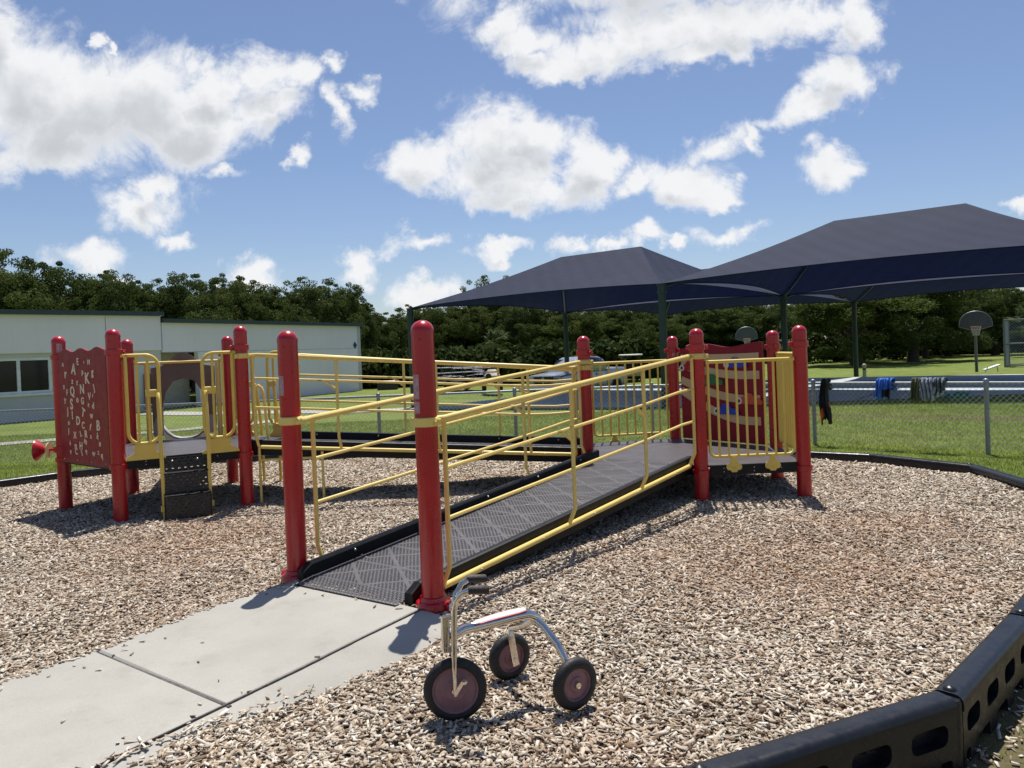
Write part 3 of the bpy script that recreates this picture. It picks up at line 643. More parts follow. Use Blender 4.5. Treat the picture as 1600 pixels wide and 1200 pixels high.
# handrails
def rail(A,B,kA,kB,zA,zB,hA,hB,fr,inward,bA,bB,braces=True,offs=(.70,.41)):
    """posts kA->kB, ramp surface z at each end, top rail height hA,hB, baluster fractions"""
    a_=p3(kA,hA);c_=p3(kB,hB);d=(c_-a_); dh=Vector((d.x,d.y,0)).normalized(); inward=inward.normalized()
    o_=-inward*.0
    m=MB(); 
    st=a_+dh*.07+inward*.02; en=c_-dh*.06+inward*.02
    m.tube([a_+inward*.085-dh*.02,a_+inward*.085+dh*.03,st+dh*.08-inward*.005+Vector((0,0,.002)),c_-dh*.15+inward*.015,c_+inward*.085],.0215,14)
    hr=m.build('handrail',M['yel'],PS,True,50)
    def P(t,z): q=a_.lerp(c_,t); return Vector((q.x,q.y,0))+inward*.012+Vector((0,0,z))
    zs=lambda t: zA+(zB-zA)*t
    top=lambda t: hA+(hB-hA)*t
    for of in offs:
        for i_ in range(len(fr)-1):
            t0,t1=fr[i_],fr[i_+1]; m=MB(); z0=zs(t0)+of; z1=zs(t1)+of
            if of==offs[0] and braces and i_<len(fr)-2:
                te=t1-.035; m.tube([P(t0,z0),P(te-.006,zs(te-.006)+of),P(te,zs(te)+of-.006),P(t1-.004,zs(t1)+of-.085)],.0125,8)
                m.tube([P(te-.02,zs(te-.02)+of),P(t1,z1)],.0125,8)
            elif i_==len(fr)-2: 
                tb=t1-.07; m.tube([P(t0,z0),P(tb,zs(tb)+of+.012),P(t1,zs(tb)+of+.022)],.0125,8)
            else: m.tube([P(t0,z0),P(t1,z1)],.0125,8)
            m.build('mid_rail',M['yel'],hr,True)
    for t in fr:
        m=MB(); zb=zs(t); m.tube([P(t,top(t)),P(t,zb+.17),P(t,zb+.13),P(t,zb+.01)+inward*.055],.0145,10); m.build('baluster',M['yel'],hr,True)
    m=MB(); m.tube([P(fr[0],zs(fr[0])+.008)+inward*.055,P(fr[-1],zs(fr[-1])+.008)+inward*.055],.0195,10)
    m.build('base_tube',M['yel'],hr,True)
    bolts([P(fr[0]+(fr[-1]-fr[0])*(i_+.5)/5,zs(fr[0]+(fr[-1]-fr[0])*(i_+.5)/5)+.008)+inward*.0355 for i_ in range(5)],hr,.007)
    for k,z in ((kA,hA),(kB,hB)): clamp(k,z,'yel',h=.045,ears=((inward.x,inward.y),(-inward.x,-inward.y)))
    return hr
in_near=(p3('P1',0)-p3('P2',0)); in_far=-in_near
rail(0,0,'P2','D1',.055,ZR,1.05,1.315,[.045,.42,.72,.975],in_near,0,0)
rail(0,0,'P1','Q',.055,ZR,1.035,1.29,[.045,.35,.70,.965],in_far,0,0)
in2=(p3('P0',0)-p3('L3',0))
rail(0,0,'L3','Q',ZL,ZR,1.49,1.235,[.03,.27,.56,.83,.965],in2,0,0)
rail(0,0,'P0','QQ',ZL,ZR,1.478,1.19,[.03,.38,.70,.965],-in2,0,0)
# support frame under the upper ramp's landing
hr_=MB(); s0=p3('L3',0)+Vector((.12,.06,0)); hr_.tube([s0+Vector((0,0,.56)),s0+Vector((0,0,-.05))],.014,8); hr_.tube([s0+Vector((.62,.03,.5)),s0+Vector((.62,.03,-.05))],.014,8); hr_.tube([s0+Vector((0,0,.44)),s0+Vector((.62,.03,.44))],.012,8)
hr_.build('support_leg',M['yel'],PS,True)
# small looped hand hold at the top of the upper ramp
lp=MB(); q0=p3('L3',0)+Vector((.05,.20,0)); 
lp.tube([q0+Vector((0,0,.62)),q0+Vector((0,0,1.10)),q0+Vector((.01,0,1.16)),q0+Vector((.04,0,1.185)),q0+Vector((.07,0,1.16)),q0+Vector((.09,0,1.10)),q0+Vector((.12,0,.6))],.0145,10); lp.build('hand_hold',M['yel'],PS,True)
# flat barriers with vertical bars
def barrier(kA,kB,z,h=.93,nb=10,out=None,feet=True):
    a_,c_=p3(kA,0),p3(kB,0); d=(c_-a_); L_=d.length; X=d.normalized(); Z=Vector((0,0,1)); o_=(out or Vector((X.y,-X.x,0)))*.02
    W0,W1=.085,L_-.085; zt,zb=z+h,z+.075
    P=lambda x,zz: a_+X*x+o_+Vector((0,0,zz))
    m=MB(); m.tube([P(W0-.02,zt),P(W1+.02,zt)],.0165,12)
    r_=.055; pts=[P(W0,zt),P(W0,zb+r_)]+[P(W0+r_-r_*math.cos(R(t)),zb+r_-r_*math.sin(R(t))) for t in range(15,91,15)]+[P(W1-r_+r_*math.sin(R(t)),zb+r_-r_*math.cos(R(t))) for t in range(0,90,15)]+[P(W1,zb+r_),P(W1,zt)]
    m.tube(pts,.0135,10); br=m.build('barrier',M['yelp'],PS,True,50)
    for i_ in range(nb-2):
        x=W0+(W1-W0)*(i_+1)/(nb-1); m=MB(); m.tube([P(x,zt),P(x,zb)],.0115,8); m.build('bar',M['yelp'],br,True)
    if feet:
        for t in(.27,.73):
            c=P(W0+(W1-W0)*t,zb-.085)+o_*.6; pl=[(-.018,.08),(-.03,.05),(-.035,.03),(-.062,.012),(-.072,-.012),(-.06,-.036),(-.036,-.04),(-.02,-.058),(.02,-.058),(.036,-.04),(.06,-.036),(.072,-.012),(.062,.012),(.035,.03),(.03,.05),(.018,.08)]
            m=MB(); m.prism(pl,c,X,Z,.012); m.ball(c-X.cross(Z)*-.008+Vector((0,0,-.02)),.008,6); m.build('mounting_foot',M['yelp'],br)
    return br
barrier('D1','D2',ZR,out=Vector((0,-1,0)))
barrier('D2','R2',ZR,h=.97,nb=12,out=Vector((1,0,0)))
barrier('R1','QQ',ZR,h=.92,nb=10,out=Vector((0,1,0)))
# stair gates
def gate(kA,kB,side,z,out,w=.365):
    a_,c_=(p3(kA,0),p3(kB,0)) if side==0 else (p3(kB,0),p3(kA,0)); X=(c_-a_).normalized(); Z=Vector((0,0,1)); o_=out*.02
    W0,W1=.09,w; zt,zb=z+.96,z+.135; P=lambda x,zz: a_+X*x+o_+Vector((0,0,zz)); r_=.11
    pts=[P(W0,zt),P(W1-r_,zt)]+[P(W1-r_+r_*math.sin(R(t)),zt-r_+r_*math.cos(R(t))) for t in range(15,91,15)]+[P(W1,zb+r_)]+[P(W1-r_+r_*math.cos(R(t)),zb+r_-r_*math.sin(R(t))) for t in range(15,91,15)]+[P(W0+r_,zb)]+[P(W0+r_-r_*math.sin(R(t)),zb+r_-r_*math.cos(R(t))) for t in range(15,91,15)]+[P(W0,zt)]
    m=MB(); m.tube(pts,.0165,10); m.tube([P(-.02,zt),P(W0+.02,zt)],.0165,10); g_=m.build('stair_gate',M['yelp'],PS,True,50)
    for x in (W0+(W1-W0)/3,W0+(W1-W0)*2/3):
        m=MB(); m.tube([P(x,zt),P(x,zb)],.013,8); m.build('bar',M['yelp'],g_,True)
    m=MB(); c=P(W1-.055,z+.60); m.box(c,(.13,.02,.07),(X,X.cross(Z),Z),.006); m.build('handle_plate',M['yelp'],g_)
    m=MB(); m.prism([(-.10,.09),(-.09,.02),(-.17,-.03),(-.17,-.05),(.17,-.05),(.17,-.03),(.09,.02),(.10,.09)],P((W0+W1)/2,z+.035)+o_*.5,X,Z,.014); m.build('mounting_foot',M['yelp'],g_)
    m=MB(); p=P(W1-.015,z+.58); m.tube([p,p+out*.05+Vector((0,0,.012)),p+out*.075+Vector((0,0,-.04)),p+out*.12+Vector((0,0,-.45)),p+out*.13+X*.01+Vector((0,0,-z-.64))],[.015,.017,.018,.018,.017],12); m.build('climbing_handle',M['yelp'],g_,True,60)
    return g_
outS=Vector((.48,-.88,0)); gate('L2','L3',0,ZL,outS); gate('L2','L3',1,ZL,outS)
outB=Vector((.46,.88,0)).normalized(); gate('P0','L5',0,ZL,outB,.36); gate('P0','L5',1,ZL,outB,.36)
# steps
def steps():
    a_,c_=p3('L2',0),p3('L3',0); X=(c_-a_).normalized(); mid=(a_+c_)/2+X*.0; o_=outS; w=.19
    prof=[(0.02,ZL-.015),(.05,ZL-.015),(.06,.43),(.15,.415),(.16,.235),(.26,.22),(.27,-.02)]
    m=MB(); u=0
    for i_ in range(len(prof)-1):
        (d0,z0),(d1,z1)=prof[i_],prof[i_+1]; l=math.hypot(d1-d0,z1-z0)
        q=[mid-X*w+o_*d0+Vector((0,0,z0)),mid+X*w+o_*d0+Vector((0,0,z0)),mid+X*w+o_*d1+Vector((0,0,z1)),mid-X*w+o_*d1+Vector((0,0,z1))]
        m.add(q,[(0,1,2,3)],[[(0,u),(.38,u),(.38,u+l),(0,u+l)]]); u+=l
    st=m.build('steps',M['perfb'],PS)
    for s_ in(-1,1):
        m=MB(); pl=[(d,z) for d,z in prof]+[(.22,-.02),(-.0,ZL-.16),(-.0,ZL-.03)]
        m.prism(pl,mid+X*(w+.006)*s_,o_,Vector((0,0,1)),.01); m.build('stringer',M['blk'],st)
    for (d,z) in((.15,.415),(.26,.22)):
        m=MB(); m.tube([mid-X*w+o_*(d+.004)+Vector((0,0,z+.002)),mid+X*w+o_*(d+.004)+Vector((0,0,z+.002))],.007,8); m.build('nosing',M['blk'],st,True)
    bolts([mid+X*s_+o_*.056+Vector((0,0,ZL-.05)) for s_ in(-.11,.11)],st,.012)
    for s_ in(-1,1):
        m=MB(); m.box(mid+X*(w+.02)*s_+o_*.17+Vector((0,0,.1)),(.04,.04,.06),(X,o_,Vector((0,0,1))),.005); m.build('step_bracket',M['yelp'],st)
steps()
# play panels
def wavy_panel(kA,kB,z0,z1,mat,gap=.075,waves=3,amp=.016,t=.022,off=0):
    a_,c_=p3(kA,0),p3(kB,0); X=(c_-a_).normalized(); a_=a_+Vector((X.y,-X.x,0))*off; c_=c_+Vector((X.y,-X.x,0))*off; L_=(c_-a_).length; Z=Vector((0,0,1)); w0,w1=gap,L_-gap
    top=[(w0+(w1-w0)*q/36,z1+amp*math.cos(q/36*waves*2*math.pi+math.pi)) for q in range(36,-1,-1)]
    poly=[(w0,z0),(w1,z0)]+top
    m=MB(); m.prism(poly,a_,X,Z,t); o=m.build('play_panel',mat,PS); return o,a_,X,L_
pan,pa,pX,pL=wavy_panel('L1','L2',.495,1.61,M['redp'],off=.03)
tag(pan,'dark red panel scattered with cream alphabet letters')
nrm_=Vector((pX.y,-pX.x,0))
# letters, placed by fraction across and height
LT=[('n',.10,1.43,.06,20),('E',.44,1.445,.08,0),('r',.15,1.335,.11,0),('A',.34,1.375,.125,8),('z',.30,1.265,.07,0),('s',.10,1.215,.07,-8),('r',.58,1.44,.045,20),('M',.68,1.435,.06,0),('p',.54,1.35,.065,10),('g',.75,1.345,.085,0),('K',.63,1.285,.125,0),('t',.41,1.25,.07,15),('Q',.29,1.165,.11,0),('N',.51,1.185,.11,0),('J',.77,1.20,.075,-20),('F',.17,1.155,.07,0),('Y',.11,1.07,.065,10),('S',.26,1.04,.125,0),('G',.51,1.075,.08,0),('o',.40,1.09,.08,0),('V',.665,1.12,.08,0),('i',.735,1.13,.05,25),('x',.64,1.045,.06,20),('d',.735,1.035,.075,0),('J',.165,.975,.085,0),('I',.265,.935,.10,0),('T',.51,.965,.10,25),('D',.39,.885,.10,0),('w',.69,.945,.075,0),('o',.18,.865,.06,20),('C',.50,.845,.08,0),('f',.655,.835,.08,20),('B',.82,.85,.115,0),('l',.165,.775,.08,8),('X',.305,.745,.08,0),('L',.44,.765,.07,-20),('R',.55,.765,.085,0),('a',.66,.75,.06,15),('k',.80,.755,.07,20),('m',.535,.70,.075,20),('e',.84,.69,.07,0),('b',.19,.665,.05,20),('n',.31,.645,.085,0),('H',.43,.65,.085,5),('v',.19,.585,.07,0),('C',.32,.59,.07,0),('l',.44,.585,.08,-25),('p',.54,.61,.06,-35),('z',.80,.61,.06,0),('W',.70,.585,.05,0),('q',.87,.585,.07,0)]
def letters():
    for ch,fx,z,sz,rot in LT:
        V_=[];F_=[]
        cu=bpy.data.curves.new('t','FONT'); cu.body=ch; cu.size=sz*1.17; cu.align_x='CENTER'; cu.align_y='CENTER'; cu.extrude=.002; cu.offset=sz*.03; cu.resolution_u=3
        ob=bpy.data.objects.new('t',cu); me=bpy.data.meshes.new_from_object(ob)
        ca,sa=math.cos(R(-rot)),math.sin(R(-rot)); o0=pa+pX*(.10+(pL-.20)*fx)+nrm_*.0135+Vector((0,0,z*1.03+.005)); b0=len(V_)
        for v in me.vertices:
            x=v.co.x*ca-v.co.y*sa; y=v.co.x*sa+v.co.y*ca; V_.append(o0+pX*x+Vector((0,0,y))+nrm_*v.co.z)
        for p in me.polygons: F_.append([b0+i_ for i_ in p.vertices])
        bpy.data.objects.remove(ob); bpy.data.curves.remove(cu); bpy.data.meshes.remove(me)
        m=MB(); m.add(V_,F_); m.build('letter',M['letter'],pan)
letters()
m=MB(); m.tube([p3('L2',0)-pX*.085+nrm_*.012+Vector((0,0,.56)),p3('L2',0)-pX*.085+nrm_*.012+Vector((0,0,1.38))],.005,6); m.build('edge_trim',M['tanp'],pan)
bolts([pa+pX*(pL*t)+nrm_*.014+Vector((0,0,.53)) for t in(.12,.37,.63,.88)],pan,.008)
# race track panel between the two back posts of the right deck
pan2,qa,qX,qL=wavy_panel('R1','R2',.345,1.405,M['redp'],gap=.12,waves=1.6,amp=.022)
tag(pan2,'red play panel with tan curving roads and little toy cars')
qn=Vector((qX.y,-qX.x,0)); qn=qn if qn.y<0 else -qn
def road(pts,w):
    m=MB(); P=[Vector(p) for p in pts]; poly=[]
    Lft=[];Rt=[]
    for i_,p in enumerate(P):
        t=(P[min(i_+1,len(P)-1)]-P[max(i_-1,0)]).normalized(); n=Vector((-t.y,t.x)); Lft.append(p+n*w/2); Rt.append(p-n*w/2)
    poly=[(q.x,q.y) for q in Rt]+[(q.x,q.y) for q in reversed(Lft)]
    m.prism(poly,qa+qn*.016,qX,Vector((0,0,1)),.008); m.build('road_band',M['tanp'],pan2)
for z0,sag in((1.27,.02),(1.19,.13),(1.02,.22),(.90,.33)):
    road([(qL*(.10+.78*t),z0-sag*math.sin(min(1,t*1.15)*math.pi/2)+(.02*t)) for t in [i_/14 for i_ in range(15)]],.088)
def toy(fx,z,mat,s=1):
    c=qa+qX*(qL*fx)+qn*.030+Vector((0,0,z)); m=MB()
    m.prism([(x*s,y*s) for x,y in [(-.12,-.03),(.12,-.03),(.13,0),(.10,.025),(.045,.035),(.01,.075),(-.05,.08),(-.085,.04),(-.12,.03)]],c,qX,Vector((0,0,1)),.02); tc_=m.build('toy_car',mat,pan2)
    m=MB(); m.lathe(c+Vector((0,0,.0))-qX*.13*s,[(.0,.012),(.035*s,.012),(.035*s,-.012),(0,-.012)],14,qn); m.build('white_disc',M['whitep'],tc_)
    m=MB(); m.lathe(c-qX*.13*s+qn*.002,[(.0,.014),(.016*s,.014),(.016*s,-.008),(0,-.008)],12,qn); m.build('black_dot',M['blackp'],tc_)

toy(.68,1.19,M['blue'],1.0); toy(.44,1.0,M['greenp'],1.1); toy(.80,.80,M['orangep'],1.1); toy(.58,.68,M['blue'],1.1); toy(.22,1.16,M['red'],1.0)
# slide at the back of the left deck
def slide():
    a_,c_=p3('L4',0),p3('L5',0); X=(c_-a_).normalized(); L_=(c_-a_).length; Z=Vector((0,0,1)); mid=(a_+c_)/2+X*.04; out=Vector((-X.y,X.x,0))
    W=.34; outer=[(-W,ZL+.05),(-W,1.40),(-.22,1.42)]+[(-.22+.44*t,1.42+.15*math.sin(math.pi*t)**1.2) for t in [i_/10 for i_ in range(1,10)]]+[(.22,1.42),(W,1.40),(W,ZL+.05)]
    inner=[(.235,ZL+.05),(.235,.93),(.19,1.12),(.11,1.24),(0,1.27),(-.11,1.24),(-.19,1.12),(-.235,.93),(-.235,ZL+.05)]
    m=MB(); m.prism(outer+inner,mid+out*.10,X,Z,.16); sl_=m.build('slide',M['brown'],PS); tag(sl_,'dark brown arched slide hood with pale chute')
    m=MB(); n=9; path=[(0.0,ZL+.01),(.25,ZL),(.6,ZL-.12),(1.0,ZL-.32),(1.35,ZL-.46),(1.6,ZL-.48)]; vs=[]
    for d,z in path:
        for k_ in range(n):
            t=k_/(n-1)*2-1; vs.append(mid+out*(d+.03)+X*(.25*t)+Vector((0,0,z+.17*abs(t)**3)))
    fs=[(i_*n+k_,i_*n+k_+1,(i_+1)*n+k_+1,(i_+1)*n+k_) for i_ in range(len(path)-1) for k_ in range(n-1)]
    m.add(vs,fs); ch=m.build('chute',M['slide'],sl_,True); sm=ch.modifiers.new('s','SOLIDIFY'); sm.thickness=.02
    m=MB(); m.tube([a_+out*.0+Vector((0,0,1.46)),c_+Vector((0,0,1.46))],.017,10); m.build('crossbar',M['yel'],sl_,True)
    for s_ in(-1,1):
        m=MB(); p=mid+X*(W+.035)*s_-out*.02; m.tube([p+Vector((0,0,ZL)),p+Vector((0,0,1.46))],.028,12); m.build('side_pole',M['yel'],sl_,True)
    for s_ in (-1,1):
        m=MB(); m.lathe(mid+X*.28*s_+out*.02+Vector((0,0,ZL+.05)),[(.06,0),(.055,.12),(.035,.2),(0,.22)],12); m.build('hood_foot',M['slide'],sl_,True)
slide()
# talk tube on the far left post
m=MB(); c=Vector((-4.77,7.52,.615)); ax=Vector((-1,-.15,0)).normalized()
m.lathe(c,[(.012,-.10),(.012,0),(.03,.02),(.105,.085),(.108,.095),(.09,.085),(.02,.03),(0,.03)],24,ax); tt=m.build('talk_tube',M['red'],PS,True)
m=MB(); m.lathe(c-ax*.02,[(.0,-.006),(.075,-.006),(.075,.006),(0,.006)],24,ax); m.build('mounting_disc',M['tanp'],tt,True)
clamp('L1',.615,h=.06,ears=((-1,0),(1,0)))
# faded stickers on posts
def sticker(k,z0,z1,a0,a1):
    x,y,_=Pp[k]; m=MB(); n=8; vs=[]
    for z in(z0,z1):
        for i_ in range(n+1):
            a=R(a0+(a1-a0)*i_/n); vs.append((x+.0645*math.cos(a),y+.0645*math.sin(a),z))
    m.add(vs,[(i_,i_+1,n+1+i_+1,n+1+i_) for i_ in range(n)]); m.build('sticker',M['stick'],POST[k])
sticker('P2',1.18,1.315,-155,-112); sticker('P2',1.10,1.165,-155,-112); sticker('P1',1.20,1.325,-150,-105); sticker('L1',1.60,1.69,-75,-30); sticker('R1',1.3,1.36,-110,-80)

# ------------------------------------------------------------------ playground border
BD=empty('playground_border',(0,2.3,0),'low black plastic border of interlocking hollow sections ringing the mulch bed','playground border')
def border():
    for i_ in range(1,len(CURB)-1):
        a_=Vector((*CURB[i_],0)); c_=Vector((*CURB[i_+1],0)); d=(c_-a_).normalized(); o_=Vector((d.y,-d.x,0)); L_=(c_-a_).length
        zt=.10; zb=-.19; near=a_.y<6.6 and a_.x>-2
        m=MB(); t=.055; s0=.012; s1=L_-.012
        # top rail with rounded edges
        prof=[(-t,.044)]+[(-t+.03-.03*math.cos(R(q)),.068+.032*math.sin(R(q))) for q in (0,22,45,67,90)]+[(t-.03+.03*math.sin(R(q)),.068+.032*math.cos(R(q))) for q in (0,22,45,67,90)]+[(t,.044)]
        n=len(prof); v1=[a_+d*s0+o_*x+Vector((0,0,z)) for x,z in prof]; v2=[a_+d*s1+o_*x+Vector((0,0,z)) for x,z in prof]
        m.add(v1+v2,[tuple(range(n)),tuple(range(2*n-1,n-1,-1))]+[(q,(q+1)%n,n+(q+1)%n,n+q) for q in range(n)])
        if near:
            # pocketed body: two staggered rows of rounded openings in front of a recessed web
            m.beam(a_+d*s0-o_*.012+Vector((0,0,-.073)),a_+d*s1-o_*.012+Vector((0,0,-.073)),.03,.234)
            yf=.050
            def cell(x0,x1,z0,z1,hx0,hx1,hz0,hz1,r,openb=False):
                P_=lambda x,z,y=yf: a_+d*x+o_*y+Vector((0,0,z))
                hole=[]
                for (cx_,cz_,a0) in((hx0+r,hz0+r,180),(hx1-r,hz0+r,270),(hx1-r,hz1-r,0),(hx0+r,hz1-r,90)):
                    for k_ in range(4): hole.append((cx_+r*math.cos(R(a0+k_*30)),cz_+r*math.sin(R(a0+k_*30))))
                cor=[(x0,z0),(x1,z0),(x1,z1),(x0,z1)]; vs=[P_(*q) for q in cor]+[P_(*q) for q in hole]+[P_(q[0],q[1],-.015) for q in hole]; fs=[]
                for c_i in range(4):
                    b0=4+c_i*4
                    for k_ in range(3): fs.append((c_i,b0+k_+1,b0+k_))
                    nb=4+((c_i+1)%4)*4; fs.append((c_i,(c_i+1)%4,nb,b0+3))
                for k_ in range(16): fs.append((4+k_,4+(k_+1)%16,20+(k_+1)%16,20+k_))
                m.add(vs,fs)
            npk=4; xs0=s0+.0; wd=(s1-s0)/npk
            for q in range(npk):
                x0=xs0+wd*q; cell(x0,x0+wd,-.085,.046,x0+.048,x0+wd-.048,-.056,.022,.03)
            for q in range(npk+1):
                x0=xs0+wd*(q-.5); x1=x0+wd
                if q==0: x0=xs0; cell(x0,x1,-.19,-.085,x0+.03,x1-.05,-.20,-.112,.012); continue
                if q==npk: x1=s1; cell(x0,x1,-.19,-.085,x0+.05,x1-.03,-.20,-.112,.012); continue
                cell(x0,x1,-.19,-.085,x0+.05,x1-.05,-.20,-.112,.018)
        else:
            m.beam(a_+d*s0+Vector((0,0,-.073)),a_+d*s1+Vector((0,0,-.073)),.10,.234)
        sec=m.build('border_section',M['curb'],BD,True,30)
        m=MB(); m.lathe(a_+Vector((0,0,0)),[(.05,-.19),(.05,.075),(.045,.088),(.0,.09)],16); m.build('joint',M['curb'],sec,True)
        m=MB(); m.lathe(a_+d*.045+Vector((0,0,.099)),[(.026,0),(.024,.006),(.015,.013),(0,.016)],16); m.build('pin_head',M['curb'],sec,True)
border()

# ------------------------------------------------------------------ tricycle
def tricycle():
    T=empty('tricycle',(-.05,2.95,0),'small worn chrome tricycle with maroon wheels parked on the wood chips','tricycle')
    Z=Vector((0,0,1))
    def wheel(name,c,ax,r,w,big,spin):
        ax=ax.normalized(); rt=w*.62
        m=MB(); ri=r*(.74 if big else .64)
        prof=[]; 
        for t in range(-90,91,15): prof.append((ri+.004+(r-ri-.004)*math.cos(R(t))**.75 if abs(t)<90 else ri+.002,w/2*math.sin(R(t))))
        prof=[(ri-.002,-w*.42)]+prof+[(ri-.002,w*.42)]
        wh=m.lathe(c,prof,48,ax,False).build('tyre',M['rubber'],None,True,60)
        m=MB(); m.lathe(c,[(0,-w*.30),(ri*.42,-w*.34),(ri*.5,-w*.2),(ri*.86,-w*.14),(ri*.93,-w*.36),(ri,-w*.38),(ri,w*.38),(ri*.93,w*.36),(ri*.86,w*.14),(ri*.5,w*.2),(ri*.42,w*.34),(0,w*.30)],40,ax)
        h=m.build(name,M['hub'],T,True,35)
        off=world_loc(h)
        wh.data.transform(Matrix.Translation(-(Vector(T.location)))); wh.parent=h
        m=MB(); m.lathe(c,[(0,-w*.62),(.012,-w*.6),(.016,-w*.4),(.016,w*.4),(.012,w*.6),(0,w*.62)],14,ax); m.build('axle_cap',M['chrome'],h,True)
        return h
    Fc=Vector((-.27,2.845,.124)); aF=Vector((.10,-.995,0)); wheel('front_wheel',Fc,aF,.123,.04,True,0)
    Rn=Vector((.197,2.90,.102)); Rf=Vector((-.062,3.19,.100)); aR=Vector((.51,-.86,0)).normalized()
    wheel('rear_wheel',Rn,aR,.102,.045,False,0); wheel('rear_wheel',Rf,aR,.100,.045,False,0)
    # fork legs that continue up as the handlebar
    back=Vector((.99,.12,0)); 
    hb=None
    for s_,k_ in((1,0),(-1,1)):
        o_=aF*(.034*s_); m=MB()
        p=[Fc+o_+Z*-.012,Fc+o_+Z*.02,Fc+o_+Z*.10,Fc+aF*(.030*s_)+Z*.22+back*.004,Fc+aF*(.028*s_)+Z*.315+back*.008,Fc+aF*(.04*s_)+Z*.355+back*.018,Fc+aF*(.058*s_)+Z*.388+back*.042,Fc+aF*(.07*s_)+Z*.402+back*.075]
        m.tube(p,[.006,.009,.0105,.0115,.0115,.0115,.0115,.0115],14); o=m.build('fork_leg',M['chrome'],T,True,60)
        m=MB(); g0=p[-1]; m.tube([g0-back*.012,g0,g0+back*.006,g0+back*.062+Z*-.004,g0+back*.068+Z*-.004],[.0135,.0165,.0155,.0165,.012],14); m.build('grip',M['grip'],o,True,50)
    m=MB(); m.box(Fc+Z*.318,(.02,.06,.012),(back,aF,Z),.003); m.tube([Fc-back*.03+Z*.15,Fc-back*.028+Z*.285],.017,16); m.tube([Fc-back*.002+Z*.155,Fc+Z*.165],.016,12)
    m.beam(Fc+Z*.155-back*.03,Fc+Z*.155+back*.02,.03,.012); m.beam(Fc+Z*.28-back*.03,Fc+Z*.28+back*.02,.03,.012); m.build('head_tube',M['chrome'],T,True)
    # pedals
    for s_ in(1,):
        m=MB(); c0=Fc+aF*.044; ar=(back*.035+Z*.052); m.beam(c0,c0+ar,.014,.006,up=aF); m.tube([c0+ar,c0+ar+aF*.018],.006,10); m.lathe(c0+ar+aF*.018,[(.0,-.003),(.011,-.003),(.011,.003),(0,.004)],12,aF); m.build('pedal',M['chrome'],T,True)
    # frame tube
    A=Fc-back*.012+Z*.20; B=Vector((.005,3.01,.345)); C_=Vector((.055,3.035,.325)); 
    m=MB(); m.tube([A,A+Vector((.05,.03,.02)),A.lerp(B,.5)+Z*.008,B-Vector((.03,.02,-.0)),B+Vector((.02,.01,-.004)),C_+Vector((.0,0,-.004)),C_+Vector((.022,.012,-.03))],[.020,.021,.0215,.021,.020,.019,.015],18)
    fr=m.build('frame_tube',M['chrome'],T,True,60)
    m=MB(); pn=Rn-aR*.032; m.tube([C_+Vector((-.01,0,-.004)),C_+Vector((.03,-.02,-.035)),C_.lerp(pn,.55)+Vector((.014,-.004,.028)),pn+Z*.045,pn+Z*-.005],[.0165,.0155,.015,.0145,.012],16); m.build('rear_strut',M['chrome'],T,True,60)
    pf=Rf+aR*.034; m=MB(); m.tube([C_+Vector((-.0,0,-.006)),C_+Vector((-.045,.03,-.045)),pf+Vector((-.004,-.004,.135)),pf+Vector((-.008,-.006,.105))],[.016,.015,.0145,.014],14); m.build('rear_strut',M['chrome'],T,True,60)
    m=MB(); m.beam(pf+Vector((-.008,-.006,.115)),pf+Vector((.012,0,-.03)),.032,.006,up=aR,bev=.002); m.ball(pf+aR*.006,.008,8); m.build('strut_plate',M['chrome'],T)
    # seat pad on top of the frame tube
    m=MB(); m.cur=0; sp_=[A.lerp(B,t)+Z*(.019+.008*math.sin(t*math.pi)) for t in(.16,.3,.45,.6,.75,.9,1.02)]; d=(B-A).normalized(); sd_=Vector((0,0,1)).cross(d).normalized()
    vs=[];wd=[.006,.016,.021,.024,.027,.027,.018]
    for p,w_ in zip(sp_,wd):
        for k_ in range(8):
            a=math.pi*k_/7; vs.append(p+sd_*(w_*math.cos(a))+Z*(.012*math.sin(a)-.004))
    fs=[(i_*8+k_,i_*8+k_+1,(i_+1)*8+k_+1,(i_+1)*8+k_) for i_ in range(6) for k_ in range(7)]+[tuple(range(8)),tuple(48+k_ for k_ in reversed(range(8)))]
    m.add(vs,fs); se=m.build('seat_pad',M['seatw'],T,True,60)
    m=MB(); 
    for s_ in(-1,1): m.tube([p+sd_*(w_*s_)+Z*-.001 for p,w_ in zip(sp_[1:],wd[1:])],.0035,6)
    m.build('seat_trim',M['seatr'],se,True)
tricycle()

